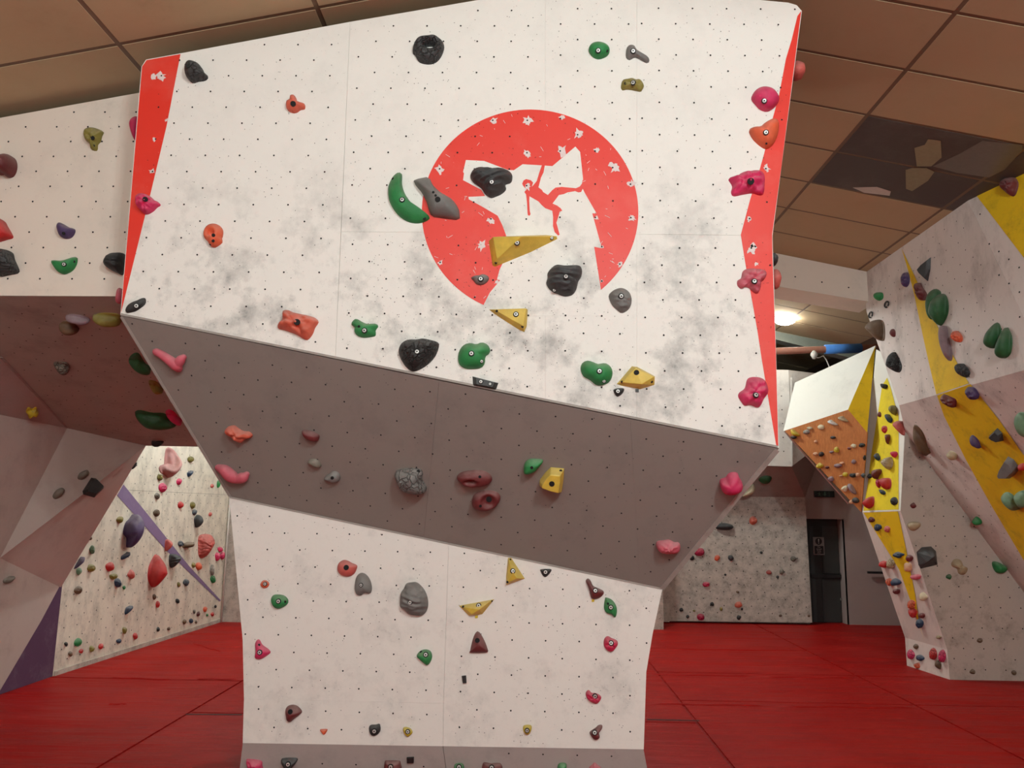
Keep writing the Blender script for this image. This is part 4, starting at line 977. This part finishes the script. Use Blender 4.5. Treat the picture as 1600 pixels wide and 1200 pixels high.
T('N', '408 320 425 295 460 287 495 297 528 335 510 360 470 390 445 412 420 405 410 365', LW, .05, 'maroon', bolts='o 440 340', label='dark red pick-shaped hold at the lower left of the tower')
T('N', '660 470 685 465 714 467 705 492 688 508 670 490', LW, .02, 'orange', label='tiny orange triangular foothold near the tower foot')
T('N', '1020 450 1035 435 1070 433 1098 428 1105 470 1090 500 1060 516 1035 508 1022 480', LW, .035, 'black', bolts='1058 482', label='small black foothold near the tower foot')
T('N', '1270 460 1290 450 1325 462 1340 490 1320 515 1302 522 1278 495', LW, .03, 'lemon', bolts='1304 486 .9', label='small yellow foothold right of the black foothold')
T('O', '645 460 655 438 700 436 710 455 700 490 680 508 655 495', LW, .03, 'lemon', bolts='676 477 .9', label='small yellow foothold at the right of the tower foot')
T('O', '1135 490 1150 475 1180 455 1200 437 1225 435 1228 455 1205 490 1210 525 1190 543 1165 540 1145 515', LW, .04, 'maroon', bolts='1173 493', c='1178 495', label='dark red boomerang hold near the tower right foot')
TAG('N', '1298 672 1350 670 1349 708 1300 709', KP, m_dark, 'small black square tag on the grey kick board', .012)
T('N', '120 700 130 685 225 697 235 730 235 790 150 780 122 725', KP, .04, 'pink', 'lumpy', label='pink hold at the left end of the grey kick board')
T('N', '378 685 490 678 485 710 455 745 430 765 395 750', KP, .035, 'charcoal', bolts='424 726', label='black hold on the grey kick board')
T('N', '1135 710 1150 697 1240 697 1252 715 1250 775 1140 775', KP, .035, 'maroon', bolts='1178 744', label='dark red block hold on the kick board beside the black tag')
T('O', '140 735 160 718 200 718 212 745 205 775 145 775', KP, .035, 'green', bolts='175 746', label='green hold on the kick board left of the wide dark red one')
T('O', '353 715 385 713 410 720 440 715 483 720 485 775 355 775', KP, .035, 'maroon', bolts='415 750', label='wide dark red hold on the middle of the kick board')
T('O', '900 740 915 715 955 714 967 735 955 775 905 775', KP, .035, 'green', label='green hold at the right part of the kick board')
T('O', '1133 750 1150 730 1172 710 1195 730 1220 752 1210 780 1140 780', KP, .035, 'rose', 'lumpy', label='pink hold at the right end of the kick board')

# ---- left wall
T('L1', '-25 1005 20 985 50 972 85 985 107 1030 105 1080 85 1110 50 1110 30 1090 -25 1080', LF, .12, 'maroon', label='dark red knob hold at the photo left edge')
T('L1', '527 850 530 815 560 800 600 803 648 825 640 850 632 890 615 905 612 940 595 945 572 935 565 900 540 880', LF, .05, 'olive', 'lumpy', bolts='o 578 862 .9;o 588 910 .5', label='olive green hold high on the left white wall')
T('L1', '815 790 822 755 840 737 870 737 880 800 860 885 835 860', LF, .06, 'pink', label='pink hold half hidden behind the tower top left edge')
T('L2', '-20 170 20 180 45 215 80 265 85 290 50 300 10 308 -20 300', LF, .06, 'red', label='red hold at the left edge above the dark grey one')
T('L2', '358 220 370 193 400 202 440 225 472 235 468 265 445 290 410 293 375 272', LF, .05, 'purple', bolts='o 398 258 .7', label='purple half-round hold on the left white wall')
T('L2', '-20 370 40 363 75 380 90 420 123 480 120 510 60 520 -20 515', LF, .08, 'charcoal', 'crackle', label='dark grey boulder hold at the left edge of the photo')
T('L2', '325 432 390 432 440 418 475 408 488 418 480 460 455 495 410 515 370 503 340 470', LF, .05, 'green', bolts='400 452 .9;o 463 435 .5', label='green bowl-shaped hold on the left white wall')
T('L2', '657 435 680 400 720 385 780 388 790 440 775 520 740 510 690 485 660 460', LF, .09, 'black', 'strat', label='black hold on the left wall half hidden by the tower')
T('L2', '728 690 735 620 750 600 770 620 765 690', LF, .04, 'rose', label='pink sliver of a hold at the tower left lower corner')
# ---- dark overhang
T('L2', '370 835 390 805 430 800 470 815 497 850 480 870 440 878 395 868', RF, .07, 'brown', surf='roof', label='brown rounded hold under the dark left overhang')
T('L2', '412 770 450 757 520 768 565 790 550 812 510 818 460 800 420 790', RF, .06, 'mauve', surf='roof', label='greyish ledge hold under the dark left overhang')
T('L2', '580 775 620 750 690 748 750 760 755 815 700 825 640 820 595 800', RF, .07, 'olive', surf='roof', label='olive ledge hold under the overhang beside the tower')
T('L2', '337 1060 380 1055 420 1060 440 1090 425 1125 390 1132 355 1100', RF, .06, 'stone', 'crackle', surf='roof', label='cracked dark stone hold under the left overhang')
T('L2', '805 1045 825 1010 865 1000 900 1050 940 1110 930 1135 880 1125 830 1090', RF, .06, 'dgreen', surf='roof', label='green hold under the overhang half hidden by the tower')
T('L3', '930 -25 985 -15 1020 45 980 55 950 30', RF, .05, 'olive', surf='roof', label='small olive hold under the overhang against the tower edge')
T('L3', '845 165 880 155 950 170 1030 175 1075 215 1110 245 1060 268 980 272 910 255 860 210', RF, .09, 'dgreen', 'smooth', surf='roof', label='long dull green hold under the far part of the overhang')
T('L3', '1035 170 1060 155 1100 180 1135 245 1110 250 1060 215', RF, .05, 'pink', surf='roof', label='pink hold under the overhang at the tower edge')
T('L3', '950 358 1010 350 1025 357 1000 374 960 378', RF, .06, 'black', surf='roof', label='black hold at the far edge of the overhang')
T('L3', '160 170 175 140 200 150 225 138 228 160 240 172 225 200 205 195 180 210 178 190', FC, .05, 'lemon', surf='roof', label='dull yellow star hold on the small facet at left')
T('L3', '485 580 500 555 540 537 553 550 545 575 515 597 490 597', CV, .06, 'stone', surf='roof', label='upper greyish oval hold on the dim cave wall')
T('L3', '328 700 350 665 385 648 403 665 385 700 345 720', CV, .06, 'stone', surf='roof', label='lower greyish oval hold on the dim cave wall')
T('L3', '515 670 570 585 600 590 650 640 645 655 590 710 520 690', CV, .07, 'black', 'hull', surf='roof', label='dark angular plate hold on the dim cave wall')
T('L4', '15 25 40 8 80 0 85 15 50 45 20 45', CV2, .05, 'stone', surf='roof', label='pale grey hold low on the cave wall at the photo edge')
T('L3', '825 525 850 490 855 500 845 520 830 532', CV, .03, 'black', surf='roof', label='tiny black hold on the far edge of the cave wall')

# ---- stained side wall
T('W6', '500 185 540 165 600 195 660 270 700 370 690 440 640 520 545 590 480 550 420 520 400 450 430 410 470 410 480 300', SWP, .16, 'dusty', 'smooth', c='570 400', hole=(545, 330, .42, .8), label='big pinkish cup-shaped hold at the top of the stained wall')
T('W8', '552 120 570 70 610 40 650 15 680 50 690 100 670 180 620 245 590 258 575 240 575 190 550 160', SWP, .16, 'purple', label='big dark purple shell hold on the stained wall')
T('W7', '240 395 280 430 320 490 338 560 330 600 240 700 200 695 175 650 168 580 185 490', SWP, .14, 'red', label='big red teardrop hold on the stained wall')
T('W7', '650 230 700 205 760 215 793 270 785 310 730 400 680 435 650 410 645 330', SWP, .12, 'salmon', 'strat', label='red striped cone hold on the stained wall')
T('W7', '375 405 400 392 445 400 480 430 460 470 400 525 375 490', SWP, .1, 'charcoal', 'strat', label='black ribbed cone hold touching the purple stripe')
T('W7', '610 60 640 25 670 40 685 85 660 130 630 145 612 110', SWP, .1, 'charcoal', label='black rounded hold high on the stained wall')
T('W7', '338 270 365 255 398 290 390 330 340 365', SWP, .08, 'salmon', label='coral red hold sitting on the purple stripe')
T('W7', '505 300 550 280 600 285 600 320 560 335 505 335', SWP, .09, 'brown', label='brown bone-shaped hold right of the purple stripe')
T('W8', '205 410 240 345 275 322 272 350 240 385', SWP, .06, 'purple', label='thin purple plank hold at the stained wall left edge')
T('W8', '575 740 580 690 625 675 622 700', SWP, .05, 'blue', surf='side'); T('W8', '550 345 550 315 600 288 608 300 600 318', SWP, .05, 'blue', surf='side'); T('W6', '815 520 885 490 885 530 830 580', SWP, .05, 'blue', surf='side')
EL('W6', '860 340 45 45 olive; 435 590 40 50 olive; 705 640 35 50 pink; 470 728 55 60 pink; 400 840 32 48 stone; 1168 706 22 28 salmon; 1250 680 24 50 green smooth; 728 970 45 45 red; 893 975 38 50 olive; 388 1080 42 48 brown; 920 1070 32 45 slate; 1138 1100 24 30 salmon', SWP, 'side')
EL('W7', '490 298 28 32 slate; 862 352 24 26 pink; 835 420 26 38 pink; 880 412 22 40 pink; 610 498 20 32 olive; 660 508 30 34 orange; 780 545 18 52 pale; 792 630 24 36 green; 473 680 14 25 olive; 542 660 26 34 slate; 245 797 18 25 brown; 272 868 18 35 red; 462 835 18 22 black; 720 913 18 25 orange; 818 885 10 15 black; 655 955 16 25 maroon; 742 965 10 14 green; 790 957 14 20 red; 618 932 10 20 stone; 528 1028 16 25 brown; 590 1022 18 22 blue; 637 1032 10 14 brown; 280 1100 16 25 black; 380 1095 16 16 brown; 65 1165 20 30 red', SWP, 'side')
EL('W8', '537 57 25 28 olive; 322 190 20 16 brown; 335 272 18 30 pgreen; 243 427 18 28 pgreen; 330 402 30 25 olive; 466 398 30 34 red; 493 465 28 24 olive; 522 510 24 35 blue; 620 448 26 32 salmon; 571 545 10 14 green; 235 565 28 30 brown; 572 852 17 25 olive; 532 930 17 16 blue; 403 968 19 20 red; 335 985 18 26 olive; 260 1003 15 17 red; 235 942 28 32 green smooth; 152 953 12 18 black; 182 1023 13 20 brown', SWP, 'side')

# ---- back panel
EL('R4', '708 532 25 26 coral; 525 572 56 25 charcoal smooth; 370 730 30 25 magenta; 325 765 16 16 black; 482 767 18 17 orange; 566 767 18 18 charcoal; 757 733 9 9 black; 957 773 20 16 stone; 806 858 20 14 salmon; 886 853 14 20 stone; 860 886 9 9 black; 533 872 8 8 black; 411 931 25 16 magenta; 451 1056 13 13 black; 615 1060 22 20 coral; 637 1087 7 8 black; 258 1091 13 12 black; 338 1098 8 7 olive; 506 1085 9 12 olive; 611 980 10 8 brown; 298 1134 11 11 black; 378 1137 26 20 magenta; 618 1138 14 15 black; 877 1127 10 8 brown; 1054 1127 8 9 brown', BW, 'back')
T('R4', '740 270 750 240 785 228 815 245 822 270 805 300 775 305 750 290', PY(11.4), .1, 'dgreen', label='green ball hold under the far volume beside the tower', surf='back')
T('R4', '640 380 665 345 690 315 705 303 717 325 712 355 690 375 660 384', PY(11.5), .1, 'cream', label='cream shell hold under the far volume at the tower edge', surf='back')

# ---- right wall
R = 'R2'
T(R, '668 640 690 627 722 632 724 665 700 680 675 665', S1, .06, 'green', surf='right', label='small green hold beside the bulkhead corner')
T(R, '840 545 850 510 875 502 890 525 888 570 870 595 845 580', S1, .06, 'purple', 'lumpy', surf='right', label='purple lumpy hold left of the yellow stripe top')
T(R, '942 485 975 445 1023 408 1020 480 1005 558 985 530 955 510', S1, .06, 'charcoal', 'hull', surf='right', label='dark triangular plate hold high on the right wall')
T(R, '918 585 940 568 975 600 1000 640 995 675 955 675 935 640', S1, .06, 'maroon', 'lumpy', surf='right', label='dark red lumpy hold beside the upper pair of green discs')
T(R, '995 690 1010 635 1050 605 1085 620 1085 650 1060 700 1040 760 1035 800 1010 780 998 740', S1, .07, 'dgreen', surf='right', label='rear disc of the upper green pair on the right wall')
T(R, '1025 740 1040 680 1080 642 1120 640 1140 690 1138 760 1110 820 1085 835 1050 800 1030 770', S1, .12, 'dgreen', surf='right', label='front disc of the upper green pair on the right wall')
T(R, '1080 850 1100 835 1130 890 1160 1000 1160 1050 1140 1055 1110 1010 1085 930', S1, .08, 'mauve', surf='right', label='grey blade-shaped hold on the yellow stripe')
T(R, '1155 910 1160 875 1190 870 1220 900 1218 935 1185 937', S1, .06, 'orange', 'lumpy', surf='right', label='orange lumpy hold right of the grey blade hold')
T(R, '1362 930 1385 870 1440 815 1465 850 1465 910 1430 970 1400 977 1370 960', S1, .08, 'dgreen', surf='right', label='left leaf of the right green pair on the wall')
T(R, '1432 1000 1450 930 1495 845 1530 890 1535 960 1520 1020 1480 1040 1445 1030', S1, .08, 'dgreen', surf='right', label='right leaf of the right green pair on the wall')
T(R, '750 1070 765 1025 795 1000 825 1035 845 1090 830 1128 790 1115 755 1090', S1, .09, 'black', 'crackle', surf='right', label='black cracked rock hold on the right wall arete')
EL(R, '783 883 17 26 maroon smooth', S1, 'right')
T(R, '620 845 650 810 700 797 730 810 740 860 738 920 725 932 690 920 650 880', S1, .1, 'brown', surf='right', label='brown cup hold with pale top at the right arete')
T(R, '1185 1085 1210 1072 1250 1090 1272 1130 1255 1160 1215 1145 1190 1115', S1, .09, 'charcoal', 'crackle', surf='right', label='dark rock hold at the right of the yellow stripe')
T('R1', '1452 1155 1480 1120 1540 1108 1570 1140 1565 1190 1540 1230 1490 1200', KN, .07, 'maroon', 'lumpy', surf='right', label='dark red hold on the yellow paint in the top right corner')
T('R3', '1240 235 1262 212 1300 222 1327 265 1315 290 1275 290 1250 265', S2, .07, 'purple', 'lumpy', surf='right', label='purple hold at the fold of the yellow stripe')
T('R3', '1085 285 1105 260 1150 275 1183 295 1180 340 1140 335 1100 310', S2, .07, 'maroon', 'lumpy', surf='right', label='dark red hold at the fold of the yellow stripe')
T('R3', '920 450 960 480 990 540 1007 638 965 635 935 590 915 520', S2, .07, 'brown', surf='right', label='brown leaf-shaped hold on the right wall')
T('R3', '1120 640 1145 615 1185 635 1183 665 1150 670', S2, .06, 'beige', surf='right', label='beige hold beside the yellow stripe on the right wall')
T('R3', '1268 535 1285 515 1320 545 1335 590 1320 598 1280 575', S2, .06, 'purple', surf='right', label='dusty purple hold in the middle of the yellow stripe')
T('R3', '1388 520 1440 470 1470 500 1477 550 1450 557 1410 540', S2, .07, 'charcoal', 'hull', surf='right', label='dark pyramid hold at the right of the yellow stripe')
T('R3', '1450 765 1465 720 1500 680 1510 645 1545 665 1570 700 1575 735 1520 785 1460 785', S2, .1, 'grey', 'hull', surf='right', label='big grey pyramid hold on the yellow stripe')
T('R3', '1570 705 1600 690 1620 710 1610 735 1580 730', S2, .06, 'red', surf='right', label='red hold touching the big grey pyramid hold')
T('R3', '1548 440 1560 385 1600 372 1630 400 1630 520 1580 510', S2, .07, 'pgreen', surf='right', label='green hold cut by the right edge of the photo')
T('R3', '1465 905 1490 872 1530 880 1570 930 1590 970 1540 985 1490 950', S2, .08, 'pgreen', surf='right', label='left of the pale green pair low on the yellow stripe')
T('R3', '1545 905 1570 870 1620 860 1640 910 1620 960 1580 965', S2, .08, 'pgreen', surf='right', label='right of the pale green pair low on the yellow stripe')
T('R3', '1282 1050 1305 1025 1335 1045 1340 1070 1310 1078 1290 1065', S2, .06, 'green', surf='right', label='small green hold below the yellow stripe')
EL('R3', '907 960 18 18 maroon smooth', FF, 'right')
T('R3', '870 1075 900 1060 945 1065 948 1090 910 1118 880 1105', FF, .06, 'beige', surf='right', label='beige hold on the grey lower right face')
T('R5', '928 50 960 20 1020 15 1050 45 1060 130 955 155 940 130', FF, .12, 'charcoal', 'hull', surf='right', tops=[(985, 80, .14), (1000, 70, .13), (965, 110, .09)], bolts='o 1047 118 .5', label='big dark faceted hold on the grey lower right face')
T('R5', '1145 120 1165 95 1200 98 1210 130 1240 145 1243 170 1220 192 1190 185 1180 155 1150 140', FF, .06, 'beige', 'lumpy', surf='right', label='beige dog-bone hold on the grey lower right face')
T('R5', '1398 115 1420 108 1470 130 1493 155 1470 180 1430 180 1405 150', FF, .07, 'green', surf='right', label='green half-moon hold on the grey lower right face')
EL('R5', '1130 205 18 17 dgreen smooth; 1325 603 18 16 brown; 1278 797 18 16 brown; 1537 804 16 16 brown', FF, 'right')
# belay hangers
for (u, v, lab) in ((650, 768, 'small black metal hanger at the corner of the right wall, lower'), (750, 703, 'small black metal hanger near the right wall corner, upper')):
    (uu, vv), = px('R2', [(u, v)]); q = S1.at(uu, vv); pts = [q + V((-.015, .045 * math.cos(t * .5), .03 * math.sin(t * .5))) for t in range(-3, 9)]
    vs, fs = tube_geo(pts, .009, 6); o = mesh_obj('bolt_hanger', vs, fs, m_dark, None, True); tag(o, lab, 'hanger')

# ---- yellow pillar
T('R7', '1262 0 1300 0 1345 15 1340 50 1310 65 1275 45', PUp, .06, 'charcoal', surf='pup'); T('R7', '1370 310 1390 275 1435 272 1465 320 1460 380 1430 390 1385 350', PUp, .08, 'olive', surf='pup')
T('R7', '1320 390 1350 380 1405 430 1400 480 1370 485 1335 430', PUp, .07, 'blue', surf='pup'); T('R7', '1428 510 1465 470 1530 465 1560 500 1562 640 1530 630 1460 555', PUp, .1, 'salmon', surf='pup', label='big salmon red wedge hold on the pillar right edge')
T('R7', '1322 640 1370 635 1375 690 1350 755 1335 720', PUp, .06, 'maroon', surf='pup'); T('R7', '1185 890 1215 865 1250 905 1250 945 1220 960 1190 920', PUp, .06, 'blue', surf='pup')
T('R7', '1385 870 1410 845 1465 850 1468 890 1430 925', PUp, .06, 'magenta', surf='pup'); T('R7', '1280 975 1330 930 1400 915 1420 960 1415 1030 1370 1075 1320 1040 1290 1005', PUp, .1, 'beige', 'strat', surf='pup', label='beige shell hold on the bright yellow pillar')
T('R7', '1160 1110 1190 1075 1265 1065 1278 1100 1250 1150 1215 1190 1175 1180', PUp, .09, 'maroon', surf='pup')
EL('R7', '1240 383 24 36 maroon; 1305 570 40 46 red; 1115 1150 28 35 black', PUp, 'pup')
T('R3', '705 800 740 788 775 795 775 850 740 860 715 835', PUp, .08, 'red', surf='pup'); T('R3', '700 860 735 870 738 890 715 890', PUp, .05, 'blue', surf='pup'); T('R3', '605 940 630 915 670 905 668 960 635 980 610 960', PUp, .09, 'red', surf='pup')
EL('R3', '695 822 18 28 magenta; 792 935 22 27 black', PUp, 'pup')
EL('R3', '650 1048 20 18 maroon; 690 1097 22 22 blue; 750 1105 20 22 salmon', PLo, 'plo')
EL('R8', '245 475 32 18 blue; 305 495 22 20 maroon; 300 545 25 28 peach; 345 605 30 18 rose; 155 533 25 20 red; 200 525 28 30 beige; 228 635 30 22 blue; 187 635 20 22 orange; 230 690 22 18 maroon; 388 722 25 25 cream; 322 765 25 30 orange; 328 815 26 30 red; 378 830 18 18 maroon; 367 878 24 26 blue; 475 958 15 12 beige', PLo, 'plo')
EL('R8', '345 1012 15 16 brown; 318 1060 23 30 pink; 370 1080 22 20 blue; 352 1125 20 18 orange; 447 1055 20 34 red; 500 1070 20 36 pink; 478 1118 18 28 brown', PK, 'kick')

# ---- wooden training board
T('R7', '130 575 150 568 200 600 242 640 200 655 150 630', WB, .06, 'lemon', surf='board'); T('R7', '592 465 630 447 680 480 718 510 680 515 610 485', WB, .06, 'white', surf='board'); T('R7', '722 415 770 400 800 420 850 470 800 470 740 440', WB, .06, 'beige', surf='board')
T('R3', '498 830 525 828 555 885 530 882', WB, .05, 'mauve', surf='board')
EL('R7', '165 665 45 20 black; 320 598 42 28 pale; 365 553 38 22 cream; 508 538 42 32 cream; 655 670 35 18 black; 435 720 24 20 peach; 697 825 32 38 lemon; 635 850 30 18 mauve; 432 875 28 22 peach; 505 877 35 35 black; 910 773 32 28 cream; 855 805 25 16 maroon; 1015 768 40 28 black; 490 1022 42 35 lemon; 580 1043 25 16 maroon; 763 988 30 16 peach; 715 1020 55 28 mauve; 912 972 32 30 mauve; 805 1130 32 32 lemon; 905 1140 45 28 black; 960 1135 25 28 peach; 750 1150 25 12 peach; 1050 925 15 35 black', WB, 'board')
EL('R3', '395 792 18 18 mauve; 480 853 20 20 cream; 550 928 22 18 charcoal; 522 937 14 12 peach; 595 770 12 16 slate', WB, 'board')

# ------------------------------------------------------------------ T-nut hole meshes
for key, par in (('wc', wc), ('wl', wl), ('ws', ws), ('wr', wr), ('wb', wb), ('beam', beam)):
    vs, fs = HOLES.get(key, ([], []))
    if vs: o = mesh_obj('bolt_holes', vs, fs, m_hole, par); o['kind'] = 'stuff'

# ------------------------------------------------------------------ labels that single every hold out
ORD = ['', 'first', 'second', 'third', 'fourth', 'fifth', 'sixth', 'seventh', 'eighth', 'ninth', 'tenth', 'eleventh', 'twelfth', 'thirteenth', 'fourteenth']
NUM = ['zero', 'one', 'two', 'three', 'four', 'five', 'six', 'seven', 'eight', 'nine', 'ten', 'eleven', 'twelve', 'thirteen', 'fourteen']
GRP = {'upper': 'holds on the upper tower face', 'undercut': 'holds on the grey undercut', 'lower': 'holds on the lower tower face', 'kick': 'holds on the kick boards', 'left': 'holds on the left white wall',
       'roof': 'holds under the dark left overhang', 'side': 'holds on the stained side wall', 'back': 'holds on the scuffed back panel', 'right': 'holds on the right wall', 'pup': 'holds on the yellow pillar',
       'plo': 'holds on the lower pillar', 'board': 'holds on the wooden board', 'right_front': 'holds on the right wall', 'right_lean': 'holds on the right wall', 'near': 'holds on the right wall'}
from collections import defaultdict
by = defaultdict(list)
for r in REC: by[(r[2], r[1])].append(r)
for (sf, wd), L in by.items():
    L.sort(key=lambda r: r[3][1]); n = len(L)
    for i, r in enumerate(L):
        o = r[0]; o['group'] = GRP.get(sf, 'climbing holds')
        if r[4]: o['label'] = r[4]; continue
        where = SURF.get(sf, 'the wall')
        if n == 1: o['label'] = f'only {wd} hold on {where}'
        elif i == 0: o['label'] = f'highest of {NUM[n]} {wd} holds on {where}'
        elif i == n - 1: o['label'] = f'lowest of {NUM[n]} {wd} holds on {where}'
        else: o['label'] = f'{ORD[i + 1]} highest of {NUM[n]} {wd} holds on {where}'
